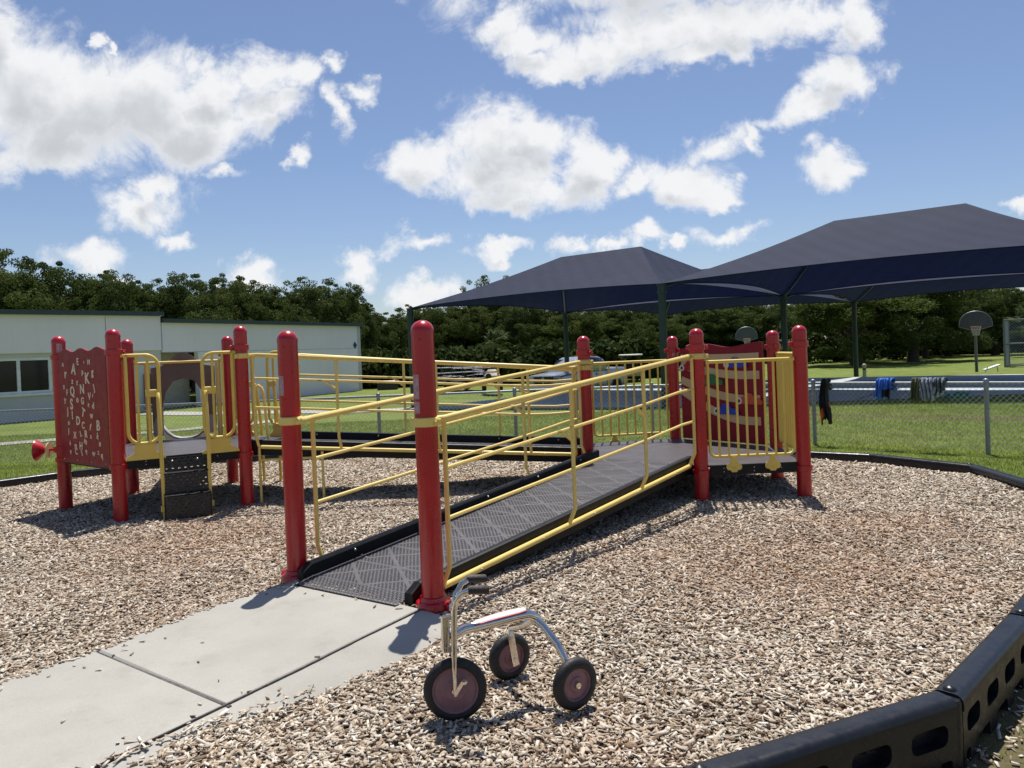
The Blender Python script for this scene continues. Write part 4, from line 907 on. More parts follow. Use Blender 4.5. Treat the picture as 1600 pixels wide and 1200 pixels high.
# ------------------------------------------------------------------ chain link fence
def fence():
    FN=empty('chain_link_fence',(2.15,11.15,-.02),'low galvanized chain link fence running past the grass behind the playground','fence')
    cor=[(2.10,11.22),(4.13,10.17),(5.62,8.78),(7.1,7.3),(8.6,5.8)]; left=[(2.10-2.08*k_,11.22+.022*k_) for k_ in range(1,9)]
    pts=left[::-1]+cor; ht=.86
    rail_z=ht
    for i_,(x,y) in enumerate(pts):
        m=MB(); z0=float(hgt(x,y)); m.tube([(x,y,z0-.1),(x,y,ht)],.027,12); m.lathe((x,y,ht),[(.031,-.03),(.031,.005),(.02,.022),(0,.026)],12); m.build('post',M['galv'],FN,True,50)
    m=MB(); m.tube([(x,y,ht-.03) for x,y in pts],.017,8); m.build('top_rail',M['galv'],FN,True)
    for (a_,c_) in zip(pts[:-1],pts[1:]):
        a_=Vector((*a_,0));c_=Vector((*c_,0)); X=(c_-a_).normalized(); L_=(c_-a_).length; h0,h1=.03,ht-.03; H=h1-h0; s=.064
        m=MB(); n=Vector((X.y,-X.x,0))*.02
        def seg(x0,z0,x1,z1):
            p=a_+X*x0+n+Vector((0,0,z0)); q=a_+X*x1+n+Vector((0,0,z1)); m.tube([p,q],.0019,3,caps=False)
        k_=-int(H/s)-1
        while k_*s<L_:
            x0=k_*s; 
            # rising
            t0=max(0,-x0/1.0); t1=min(H,L_-x0)
            if t1>t0: seg(x0+t0,h0+t0,x0+t1,h0+t1); seg(x0+t0,h1-t0,x0+t1,h1-t1)
            k_+=1
        m.build('wire_mesh',M['wire'],FN)
fence()
# clothes on the fence
def cloth(name,label,cat,c,X,w,front,backl,mat,seed,z=.86,flare=0,thick=.012,mats=None,split=None):
    rg=np.random.default_rng(seed); c=Vector(c); X=Vector(X).normalized(); n=Vector((X.y,-X.x,0)); n=n if n.y<0 else -n
    nu,nv=26,22; ph=rg.uniform(0,6.28,6); m=MB(); vs=[]; tot=front+backl
    for j_ in range(nv+1):
        s=j_/nv*tot-backl
        for i_ in range(nu+1):
            u=i_/nu-.5; fold=.022*math.sin(u*19+ph[0])+.014*math.sin(u*41+ph[1]+s*6)
            edge=(.05*math.sin(u*9+ph[2])+.03*math.sin(u*23+ph[3]))*(abs(s)/max(front,backl))
            sg=1 if s>=0 else -1; dep=abs(s)*(1+edge*1.6); dn=min(1,abs(s)/.035)
            ww=w*(1+flare*dep)*(1-.10*math.sin(s*9+ph[4])); top=.022*math.sqrt(max(0,1-dn*dn)) if dn<1 else 0
            p=c+X*(u*ww+.02*math.sin(s*8+ph[5]))+n*(sg*(.02+.02*dn)+fold*dn*1.2)+Vector((0,0,z+top-max(0,dep-.02)+.008*math.sin(u*30)))
            vs.append(p)
    fs=[(j_*(nu+1)+i_,j_*(nu+1)+i_+1,(j_+1)*(nu+1)+i_+1,(j_+1)*(nu+1)+i_) for j_ in range(nv) for i_ in range(nu)]
    m.add(vs,fs)
    if split: m.mi=[split(((k_%nu)+.5)/nu,(k_//nu+.5)/nv*tot-backl) for k_ in range(len(m.f))]
    o=m.build(name,mats or mat,None,True); sm=o.modifiers.new('solid','SOLIDIFY'); sm.thickness=thick
    return tag(o,label,cat)
fd=Vector((1.49,-1.39,0))
cloth('jacket','black and orange jacket dangling long from the fence rail','jacket',(4.25,10.06,0),fd,.10,.56,.14,None,3,flare=.55,mats=[M['jacket'],M['orange']],split=lambda u,s: 1 if (s>.40 and s<.53 and u<.36) or (s>.30 and s<.36 and u>.95) else 0)
cloth('shirt','bright blue shirt slung over the fence rail','shirt',(4.80,9.55,0),fd,.21,.24,.15,None,5,mats=[M['bluec'],M['jacket']],split=lambda u,s: 1 if s>.12 and u>.45 and s>.2-u*.1 else 0)
cloth('towel','olive green towel bunched over the fence rail','towel',(5.07,9.29,0),fd,.10,.27,.12,M['olive'],8)
cloth('towel','pale grey blue towel draped beside the olive one','towel',(5.155,9.21,0),fd,.13,.25,.14,M['greyc'],9)
cloth('shirt','dark patterned shirt crumpled at the right end of the hanging clothes','shirt',(5.25,9.125,0),fd,.14,.20,.12,None,12,mats=[M['darkc'],M['greyc']],split=lambda u,s: 1 if math.sin(u*17+s*30)>.3 else 0)

# ------------------------------------------------------------------ shade canopies
S=1.311
GO=(3.471*S,16.858*S); ang=.657; c2=.689; La=8.096*S; Lb=7.881*S
GU=Vector((-math.cos(ang),math.sin(ang),0)); GV=Vector((math.sin(c2),math.cos(c2),0))
EZ=EYE+(2.846-EYE)*S; RZ=EYE+(4.349-EYE)*S
def gp(i_,j_,z=0): return Vector((GO[0],GO[1],0))+GU*(La*i_)+GV*(Lb*j_)+Vector((0,0,z))
def canopy(ci,cj,label,posts):
    T=empty('shade_canopy',gp(ci+.5,cj+.5,CZ),label,'shade canopy','navy fabric shade canopies')
    N=16; c=[gp(ci,cj,EZ),gp(ci+1,cj,EZ),gp(ci+1,cj+1,EZ),gp(ci,cj+1,EZ)]; r0=gp(ci+.328,cj+.5,RZ); r1=gp(ci+.672,cj+.5,RZ); cen=(r0+r1)/2
    ends=[(c[0],c[1],r0,r1),(c[1],c[2],r1,r1),(c[2],c[3],r1,r0),(c[3],c[0],r0,r0)]
    m=MB()
    for a_,b_,ra,rb in ends:
        Mv=10; vs=[]
        for j_ in range(Mv+1):
            v=j_/Mv
            for i_ in range(N+1):
                t=i_/N; e=a_.lerp(b_,t); top=ra.lerp(rb,t); sagin=.125*4*t*(1-t); vv=sagin+(1-sagin)*v
                p=e.lerp(top,vv); p.z-=.16*math.sin(math.pi*vv)*(4*t*(1-t)*.3+.7)*0.8; p.z+= -.02*4*t*(1-t)*(1-v); vs.append(p)
        fs=[(j_*(N+1)+i_,j_*(N+1)+i_+1,(j_+1)*(N+1)+i_+1,(j_+1)*(N+1)+i_) for j_ in range(Mv) for i_ in range(N)]
        m.add(vs,fs)
    cv=m.build('fabric_roof',M['fabric'],T,True,25)
    # frame: hip rafters and ridge, eave hem
    m=MB()
    for a_,r in ((c[0],r0),(c[1],r1),(c[2],r1),(c[3],r0)):
        pts=[a_.lerp(r,q/6)-Vector((0,0,.16*.8*.7*math.sin(math.pi*q/6)+.09)) for q in range(7)]; m.tube(pts,.045,8)
    m.tube([r0-Vector((0,0,.09)),r1-Vector((0,0,.09))],.045,8); m.build('rafters',M['green_post'],T,True)
    m=MB()
    for a_,b_,ra,rb in ends:
        pts=[]
        for i_ in range(N+1):
            t=i_/N; e=a_.lerp(b_,t); top=ra.lerp(rb,t); s_=.125*4*t*(1-t); p=e.lerp(top,s_); p.z-=.16*.8*math.sin(math.pi*s_)*(4*t*(1-t)*.3+.7)+.02*4*t*(1-t); pts.append(p)
        m.tube(pts,.018,6)
    m.build('eave_hem',M['fabric'],T,True)
    for (i_,j_) in posts:
        m=MB(); g0=gp(i_,j_); m.tube([g0+Vector((0,0,-.9)),g0+Vector((0,0,EZ-.02))],.12,18); m.lathe(g0+Vector((0,0,EZ-.02)),[(.15,-.25),(.15,-.2),(.13,-.2),(.13,-.02),(.16,-.02),(.16,.01),(0,.02)],16); 
        m.build('canopy_post',M['green_post'],T,True)
canopy(0,0,'navy fabric hip canopy at left front of the four, over the centre of the view',[(1,0),(0,0)])
canopy(-1,0,'largest looking navy hip canopy at the right edge, nearest the camera',[(-1,0),(-1,1),(0,1)])
canopy(0,1,'navy canopy behind the left one, only its underside and hem showing',[(1,1),(1,2),(0,2)])
canopy(-1,1,'rearmost right navy canopy showing as a dark band beneath the big one',[(-1,2)])

# ------------------------------------------------------------------ school building
def building():
    T=empty('school_building',(-20,30,-.56),'low white single storey school building with dark green roof edge','building')
    A=Vector((-20.0,29.0,0)); B=Vector((-15.93,33.7,0)); d=(B-A).normalized(); A2=A-d*16; C=Vector((-15.9,33.75,0)); D=Vector((-9.37,46.0,0)); d2=(D-C).normalized()
    n1=Vector((d.y,-d.x,0)); n2=Vector((d2.y,-d2.x,0)); Z=Vector((0,0,1))
    z0=-.7; zt=3.72; zl=2.17
    # left block wall with window openings (segments around openings)
    wins=[]; wl=1.0
    # window groups, measured along the wall from B backwards
    def seg(m,P,dd,n,x0,x1,za,zb,th=.3): m.beam(P+dd*x0-n*th/2+Z*((za+zb)/2),P+dd*x1-n*th/2+Z*((za+zb)/2),th,zb-za)
    Lw=(B-A2).length
    m=MB(); seg(m,A2,d,n1,0,Lw,zl,zt); w=m.build('wall',M['wall'],T); tag(w,'white upper wall band of the left wing')
    for q in range(3):
        x=Lw-2.35-q*6.2; m=MB()
        if x>0: m.box(A2+d*x+n1*.002+Z*((zl+zt)/2),(.014,.012,zt-zl-.1),(d,n1,Z)); m.build('joint_seam',M['fascia'],w)
    m=MB(); rec=n1*.12; A3=A2-rec
    xs=[]; x=Lw-4.45
    openings=[]
    while x>1.5: openings.append((x-2.35,x)); x-=2.9
    prev=0; ops=sorted(openings)
    for (o0,o1) in ops:
        seg(m,A3,d,n1,prev,o0,z0,zl); seg(m,A3,d,n1,o0,o1,z0,.55); seg(m,A3,d,n1,o0,o1,1.98,zl); prev=o1
    seg(m,A3,d,n1,prev,Lw,z0,zl); m.build('lower_wall',M['wall2'],T)
    for (o0,o1) in ops:
        m=MB(); fz0,fz1=.55,1.98; 
        for xx in(o0+.05,(o0+o1)/2,o1-.05): m.box(A3+d*xx-n1*.06+Z*((fz0+fz1)/2),(.12,.1,fz1-fz0),(d,n1,Z))
        for zz in(fz0+.05,fz1-.05): m.beam(A3+d*(o0+.11)-n1*.06+Z*zz,A3+d*(o1-.11)-n1*.06+Z*zz,.09,.1)
        wf=m.build('window',M['frame'],T)
        m=MB(); m.beam(A3+d*o0-n1*.10+Z*1.265,A3+d*o1-n1*.10+Z*1.265,.01,1.40); m.build('pane',M['glass'],wf)
        m=MB(); m.beam(A3+d*(o0-.06)+n1*.03+Z*.50,A3+d*(o1+.06)+n1*.03+Z*.50,.14,.10); m.build('sill',M['frame'],wf)
    m=MB(); m.beam(A2+n1*.03-d*.1+Z*(zt+.09),B+n1*.03+d*.08+Z*(zt+.09),.42,.19); m.build('roof_edge',M['fascia'],T)
    m=MB(); P=[A2-n1*.2,B-n1*.2,B-n1*9,A2-n1*9]; m.add([p+Z*(zt+.1) for p in P],[(0,1,2,3)]); m.build('roof',M['wall2'],T)
    # right block
    zt2=3.42; L2=(D-C).length
    m=MB(); seg(m,C,d2,n2,.0,L2,2.06,zt2); w2=m.build('wall',M['wall'],T); tag(w2,'plain white end wall of the right wing')
    m=MB(); seg(m,C,d2,n2,1.9,L2,z0,2.055); 
    # alcove back
    m.build('lower_wall',M['wall'],T)
    m=MB(); m.beam(C+d2*0-n2*1.2+Z*.7,C+d2*2.2-n2*1.2+Z*.7,.2,2.7); m.build('alcove_wall',M['mortar'],T)
    m=MB(); 
    
    m.beam(C+n2*.006+d2*.1+Z*2.06,D+n2*.006-d2*.1+Z*2.06,.02,.03); m.build('joint_seam',M['wall2'],w2)
    for x in(8.0,):
        m=MB(); m.box(C+d2*x+n2*.02+Z*.5,(1.0,.04,2.05),(d2,n2,Z)); dr=m.build('door',M['white'],T); m=MB(); m.ball(C+d2*(x+.4)+n2*.06+Z*.45,.035,8); m.build('handle',M['galv'],dr)
    m=MB(); m.beam(C+n2*.03-d2*.02+Z*(zt2+.09),D+n2*.03+d2*.1+Z*(zt2+.09),.42,.18); m.build('roof_edge',M['fascia'],T)
    m=MB(); P=[C-n2*.2,D-n2*.2,D-n2*12,C-n2*12]; m.add([p+Z*(zt2+.1) for p in P],[(0,1,2,3)]); m.beam(D+Z*1.4-d2*.16,D-n2*12+Z*1.4-d2*.16,.3,4.1); m.build('roof',M['wall2'],T)
    # green diamond emblem
    c=D-d2*.55+n2*.02+Z*2.25; s=.17; m=MB(); m.prism([(0,-s*1.25),(s,0),(0,s*1.25),(-s,0)],c,d2,Z,.03); m.build('diamond_emblem',M['fascia'],T)
    # louvred vent
    c=B-d*.55; m=MB()
    for q in range(15): m.box(c+n1*.04+Z*(-.35+q*.1),(.52,.10,.03),(d,n1,Z))
    m.box(c-n1*.02+Z*.33,(.58,.02,1.55),(d,n1,Z)); m.build('louvre_vent',M['fascia'],T)
building()

# ------------------------------------------------------------------ basketball hoops
def hoop(c,label,face,hz,Wd=1.37):
    T=empty('basketball_hoop',c,label,'basketball hoop','basketball hoops'); c=Vector(c); Z=Vector((0,0,1)); f=Vector(face).normalized(); X=Vector((-f.y,f.x,0))
    m=MB(); top=c+Z*(hz+.05)-f*.35; m.tube([c-f*.55,c-f*.55+Z*(hz-.5),c-f*.45+Z*(hz-.15),top],[.07,.065,.06,.05],12); m.build('pole',M['hoopp'],T,True)
    m=MB(); m.beam(c-f*.55-X*.0+Z*.3,c-f*.55+Z*.3+X*.02,.3,.5); m.build('pole_pad',M['green_post'],T)
    pl=[(-Wd/2,.02)]+[(Wd/2*math.cos(R(t)),.06+.70*math.sin(R(t))**.85) for t in range(180-10,0,-10)]+[(Wd/2,.02),(.58*Wd/2,-.07),(.25,-.12),(-.25,-.12),(-.58*Wd/2,-.07)]
    bc=c+Z*(hz+.05)-f*.12; m=MB(); m.prism(pl,bc,X,Z,.03); bb=m.build('backboard',M['backb'],T)
    m=MB(); m.tube([bc+X*a_+Z*b_+f*.02 for a_,b_ in pl],.016,6,closed=True); m.beam(bc+Z*.0-f*.03,bc-f*.32+Z*.0,.08,.3); m.build('board_frame',M['galv'],bb)
    rc=bc+f*.27+Z*.02; m=MB(); m.tube([rc+X*(.225*math.cos(R(t)))+f*(.225*math.sin(R(t))) for t in range(0,360,20)],.01,6,closed=True); m.beam(rc-f*.27,rc-f*.2,.1,.03); rm=m.build('rim',M['rim'],T)
    m=MB()
    for t in range(0,360,30):
        for s_ in(1,-1):
            pts=[rc+X*(.22*(1-.45*q/4)*math.cos(R(t+s_*q*15)))+f*(.22*(1-.45*q/4)*math.sin(R(t+s_*q*15)))-Z*(.11*q) for q in range(5)]; m.tube(pts,.006,4,caps=False)
    m.build('net',M['net'],rm)
hoop((22.38,35.6,CZ),'fan shaped basketball hoop standing at the right edge of the court',(-.5,-.86,0),2.15)
hoop((14.9,46.8,-.56),'darker basketball hoop seen between the red posts beneath the canopy',(-.2,-.98,0),2.2,1.35)

# ------------------------------------------------------------------ small court-side things
def backstop():
    T=empty('ball_backstop',(28.2,42.3,-.56),'tall chain link ball backstop with pipe frame by the trees','backstop'); Z=Vector((0,0,1)); a_=Vector((28.2,42.3,-.6)); d=Vector((.62,.78,0)); e=Vector((.95,-.3,0))
    m=MB(); h=2.75
    for p in (a_,a_+d*2.6,a_+e*2.6,a_+e*5.2,a_+d*2.6+e*2.6,): m.tube([p,p+Z*h],.05,8)
    for z in (h,h*.5,.12):
        m.tube([a_+d*2.6+Z*z,a_+Z*z,a_+e*5.2+Z*z],.035,8); m.tube([a_+d*2.6+Z*z,a_+d*2.6+e*2.6+Z*z],.035,8)
    m.build('pipe_frame',M['hoopp'],T,True)
    m=MB(); s=.16
    for (X,L_,H0) in ((e,5.2,h),(d,2.6,h)):
        k_=-int(H0/s)-1
        while k_*s<L_:
            x0=k_*s; t0=max(0,-x0); t1=min(H0,L_-x0)
            if t1>t0:
                m.tube([a_+X*(x0+t0)+Z*t0,a_+X*(x0+t1)+Z*t1],.006,3,caps=False); m.tube([a_+X*(x0+t0)+Z*(H0-t0),a_+X*(x0+t1)+Z*(H0-t1)],.006,3,caps=False)
            k_+=1
    m.build('wire_mesh',M['galv'],T)
backstop()
def bollard():
    T=empty('bollard',(17.9,37.6,-.56),'short tan post standing by the canopy leg','bollard'); m=MB(); m.lathe((17.9,37.6,-.56),[(.09,0),(.085,.55),(.1,.56),(.1,.62),(.06,.68),(0,.7)],14); m.build('shaft',M['beige'],T,True)
    m=MB(); m.lathe((17.9,37.6,-.56),[(.088,.38),(.092,.385),(.092,.45),(.088,.455)],14); m.build('band',M['blackp'],T,True)
bollard()
def meshbag():
    m=MB(); a_=Vector((12.02,20.6,CZ+.13)); d=Vector((.87,-.48,0)); pts=[a_+d*(.62*q/8)+Vector((0,0,.02*math.sin(q*1.7))) for q in range(9)]
    m.tube(pts,[.02,.07,.10,.12,.125,.13,.14,.15,.12],14); o=m.build('mesh_bag',M['netg'],None,True); tag(o,'green mesh bag lying on the edge of the court','bag')
    w=o.modifiers.new('w','WIREFRAME'); w.thickness=.012; w.use_replace=False
meshbag()
m=MB(); m.tube([(10.43,22.4,CZ+.02),(11.4,23.7,CZ+.02),(12.3,24.7,CZ+.02),(13.77,26.37,CZ+.02)],.018,6); tag(m.build('jump_rope',M['blackp'],None,True),'thin dark rope stretched across the court','rope')
def eqp():
    T=empty('field_bench',(23.1,35.7,-.5),'white tipped over bench lying next to the hoop pole','bench'); m=MB(); m.box((23.15,35.7,-.22),(.75,.3,.05),(Vector((.9,-.1,.3)).normalized(),Vector((.1,.99,0)),Vector((-.3,0,.95)).normalized())); m.build('plank',M['white'],T)
    m=MB(); m.tube([(22.9,35.6,-.2),(22.75,35.6,-.45)],.02,6); m.tube([(23.4,35.7,-.12),(23.45,35.7,-.45)],.02,6); m.build('legs',M['galv'],T)
eqp()
m=MB(); m.ball((20.3,42.5,-.45),.09,12); tag(m.build('ball',M['white'],None,True),'small white ball left on the grass beyond the court','ball')

# ------------------------------------------------------------------ pickup truck
def truck():
    c=Vector((3.35,37.4,-1.05)); yaw=math.atan2(-.80,-.60); X=Vector((math.cos(yaw),math.sin(yaw),0)); Y=Vector((-X.y,X.x,0)); Z=Vector((0,0,1))
    T=empty('pickup_truck',c,'silver pickup truck with a dark split grille parked beyond the fence','pickup truck'); ax=(X,Y,Z)
    def P(x,y,z): return c+X*x+Y*y+Z*z
    T.scale=(1.1,1.1,1.1)
    W=.98
    def hull(name,secs,mat,par,sm=True):
        """secs: list of (x, halfwidth_bottom, halfwidth_top, z0, z1)"""
        m=MB(); n=10; vs=[]
        for (x,wb,wt,z0,z1) in secs:
            zm=z0+(z1-z0)*.55; wm=max(wb,wt)*1.015
            ring=[(-wb,z0),(-wm,zm),(-wt*1.0,z1-.06),(-wt+.08,z1),(0,z1+.025),(wt-.08,z1),(wt,z1-.06),(wm,zm),(wb,z0),(0,z0)]
            vs+=[P(x,y,z) for y,z in ring]
        fs=[(i_*n+k_,i_*n+(k_+1)%n,(i_+1)*n+(k_+1)%n,(i_+1)*n+k_) for i_ in range(len(secs)-1) for k_ in range(n)]+[tuple(range(n)),tuple((len(secs)-1)*n+k_ for k_ in reversed(range(n)))]
        m.add(vs,fs); return m.build(name,mat,par,sm,30)
    body=hull('body',[(2.85,.80,.80,.62,1.12),(2.78,.90,.90,.55,1.18),(2.3,.97,.95,.5,1.22),(1.35,.99,.96,.48,1.28),(.9,.99,.95,.48,1.30),(-.9,.99,.95,.48,1.30),(-1.0,.99,.96,.48,1.32),(-2.8,.99,.96,.5,1.34),(-2.85,.95,.93,.55,1.3)],M['silver'],T)
    cab=hull('cab',[(1.25,.90,.86,1.22,1.30),(.55,.90,.74,1.25,1.86),(.35,.90,.73,1.25,1.91),(-.6,.90,.73,1.25,1.92),(-.95,.90,.76,1.25,1.82),(-1.05,.88,.84,1.25,1.35)],M['silver'],T)
    # windshield, side windows
    m=MB(); m.add([P(1.19,.80,1.34),P(1.19,-.80,1.34),P(.60,-.68,1.83),P(.60,.68,1.83)],[(0,1,2,3)]); m.build('windshield',M['glass'],cab)
    for s_ in(-1,1):
        for (x0,x1,x2,x3) in((.98,.12,.12,.50),(.04,-.86,-.80,.04)):
            m=MB(); m.add([P(x0,s_*.912,1.34),P(x1,s_*.912,1.34),P(x2,s_*.765,1.83),P(x3,s_*.765,1.83)],[(0,1,2,3)]); m.build('side_window',M['glass'],cab)
        m=MB(); m.box(P(.95,s_*1.08,1.36),(.10,.2,.26),ax,.03); m.build('mirror',M['silver'],cab)
        m=MB(); m.box(P(2.74,s_*.70,1.03),(.22,.40,.22),ax,.04); m.build('headlight',M['lamp'],body)
        for xx in (.08,-.9): 
            m=MB(); m.box(P(xx,s_*1.006,.95),(.012,.012,.7),ax); m.build('door_seam',M['blackp'],body)
        m=MB(); m.box(P(-.02,s_*1.01,1.13),(.18,.03,.04),ax,.01); m.build('door_handle',M['silver'],body)
    m=MB(); m.box(P(2.84,0,.98),(.10,1.02,.40),ax,.05); gr_=m.build('grille',M['blackp'],body)
    m=MB(); m.beam(P(2.90,-.47,.98),P(2.90,.47,.98),.03,.045); m.beam(P(2.90,0,.81),P(2.90,0,1.15),.03,.06,up=Y); m.prism([(-.09,.08),(.09,.08),(.05,-.06),(0,-.1),(-.05,-.06)],P(2.925,0,1.0),Y,Z,.02); m.tube([P(2.89,-.50,.8),P(2.89,.50,.8),P(2.89,.52,1.16),P(2.89,-.52,1.16)],.028,6,closed=True); m.build('grille_crossbar',M['silver'],gr_)
    m=MB(); m.box(P(2.92,0,.62),(.26,1.92,.26),ax,.07); bp=m.build('front_bumper',M['chrome'],T); m=MB(); m.box(P(3.0,0,.58),(.12,.9,.12),ax,.02); m.build('bumper_intake',M['blackp'],bp)
    m=MB(); m.box(P(-2.95,0,.62),(.2,1.8,.2),ax,.05); m.build('rear_bumper',M['chrome'],T)
    for x in(1.85,-1.75):
        for s_ in(-1,1):
            m=MB(); m.lathe(P(x,s_*.90,.40),[(.24,-.13),(.37,-.13),(.40,-.09),(.40,.09),(.37,.13),(.24,.13)],24,Y*s_); w=m.build('wheel',M['tirem'],T,True,40)
            m=MB(); m.lathe(P(x,s_*.90,.40),[(0,.10),(.08,.12),(.20,.09),(.245,.12),(.245,-.12),(0,-.12)],20,Y*s_); m.build('rim',M['galv'],w,True,40)
            m=MB(); m.prism([(.50*math.cos(R(t)),.50*math.sin(R(t))) for t in range(0,181,15)],P(x,s_*.985,.45),X,Z,.03); m.build('wheel_arch',M['blackp'],body)
truck()
# mower and racks beyond the lawn
def mower():
    c=Vector((-1.1,39.8,-.57)); T=empty('ride_on_mower',c,'beige hooded ride on mower parked left of the pickup','mower'); 
    m=MB(); m.box(c+Vector((0,0,.72)),(.85,1.2,.45),None,.14); m.box(c+Vector((0,.1,1.0)),(.6,.6,.25),None,.1); bd=m.build('hood',M['beige'],T,True)
    m=MB(); m.lathe(c+Vector((-.18,-.62,.78)),[(.0,.0),(.13,.0),(.16,.03),(0,.03)],12,(0,-1,0)); m.build('headlight',M['blackp'],bd)
    for x in(-.45,.45):
        for y,r in((-.4,.22),(.5,.34)):
            m=MB(); m.lathe(c+Vector((x,y,r)),[(.0,-.09),(r*.5,-.09),(r,-.1),(r,.1),(r*.5,.09),(0,.09)],18,(1,0,0)); m.build('wheel',M['tirem'],T,True)
    m=MB(); m.tube([c+Vector((0,.45,.9)),c+Vector((0,.3,1.25))],.02,6); m.tube([c+Vector((.16*math.cos(R(t)),.3+.12*math.sin(R(t)),1.25+.08*math.sin(R(t)))) for t in range(0,360,30)],.015,6,closed=True); m.build('steering_wheel',M['blackp'],T)
mower()
def trailer():
    c=Vector((-3.1,42.2,-.57)); T=empty('utility_trailer',c,'dark open trailer loaded with silver pipe racks left of the mower','trailer')
    m=MB(); m.box(c+Vector((0,0,.45)),(3.1,1.5,.1)); m.build('bed',M['blackp'],T)
    m=MB()
    for z in(.62,.95,1.28):
        for y in(-.7,.7): m.tube([c+Vector((-1.5,y,z)),c+Vector((1.5,y,z+.06*math.sin(z*9)))],.022,6)
    for x in(-1.5,-.9,-.3,.3,.9,1.5):
        for y in(-.7,.7): m.tube([c+Vector((x,y,.5)),c+Vector((x,y,1.32))],.02,6)
    m.build('side_rails',M['steel'],T)
    m=MB(); rg=random.Random(4)
    for q in range(11): 
        a_=c+Vector((rg.uniform(-1.4,1.0),rg.uniform(-.6,.6),rg.uniform(.55,1.25))); m.tube([a_,a_+Vector((rg.uniform(.4,1.2),rg.uniform(-.1,.1),rg.uniform(-.08,.12)))],.018,5)
    m.build('pipe_load',M['steel'],T)
    for x in(-.5,.5):
        for y in(-.8,.8): m=MB(); m.lathe(c+Vector((x,y,.28)),[(0,-.08),(.28,-.08),(.28,.08),(0,.08)],16,(0,1,0)); m.build('wheel',M['tirem'],T,True)
    m=MB(); m.beam(c+Vector((1.5,0,.42)),c+Vector((2.9,-.3,.36)),.08,.08); m.build('tow_bar',M['blackp'],T)
trailer()
def cart():
    c=Vector((7.3,45.5,-.6)); T=empty('golf_cart',c,'golf cart with a pale flat roof parked behind the pickup','golf cart'); 
    m=MB(); m.box(c+Vector((0,0,1.58)),(1.25,1.5,.09),None,.03); m.build('roof',M['whitep'],T)
    m=MB(); m.box(c+Vector((0,0,.5)),(1.2,2.2,.4),None,.12); m.build('body',M['beige'],T)
    m=MB()
    for x in(-.5,.5):
        for y in(-.65,.65): m.tube([c+Vector((x,y,.6)),c+Vector((x,y,1.56))],.022,6)
    m.build('roof_frame',M['blackp'],T)
    m=MB(); m.box(c+Vector((0,.2,.78)),(1.0,.5,.14),None,.04); m.box(c+Vector((0,.48,1.02)),(1.0,.1,.4),None,.04); m.build('seat',M['blackp'],T)
    for x in(-.5,.5):
        for y in(-.8,.8): m=MB(); m.lathe(c+Vector((x,y,.22)),[(0,-.08),(.22,-.08),(.22,.08),(0,.08)],14,(1,0,0)); m.build('wheel',M['tirem'],T,True)
cart()
def whitebox():
    c=Vector((-7.7,45.5,-.57)); T=empty('equipment_box',c,'small white lidded box standing on the far lawn right of the building','box'); m=MB(); m.box(c+Vector((0,0,.22)),(1.2,.6,.44),None,.03); m.build('body',M['blackp'],T); m=MB(); m.box(c+Vector((0,0,.5)),(1.3,.7,.12),None,.03); m.build('lid',M['white'],T)
whitebox()

# ------------------------------------------------------------------ trees
def leaves(centers,rad,per,size,rg,flat=.7):
    C=np.repeat(centers,per,0); Rr=np.repeat(rad,per)
    n=len(C); d=rg.normal(size=(n,3)); d/=np.linalg.norm(d,axis=1)[:,None]; r=Rr*rg.uniform(.25,1,n)**.5
    P=C+d*r[:,None]*np.array([1,1,flat]); nr=d*.6+rg.normal(size=(n,3))*.7+np.array([0,0,.35]); nr/=np.linalg.norm(nr,axis=1)[:,None]
    t=np.cross(nr,rg.normal(size=(n,3))); t/=np.linalg.norm(t,axis=1)[:,None]; u=np.cross(nr,t); s=size*rg.uniform(.6,1.3,n)[:,None]
    V=np.stack([P-t*s*.5,P+u*s*.34,P+t*s*.5,P-u*s*.34],1).reshape(-1,3); Fq=np.arange(4*n).reshape(-1,4)
    cl=np.repeat(rg.uniform(0,1,len(centers)),per)*.55+rg.uniform(0,.45,n); return V,Fq,np.repeat(cl,4)
TREES=[]
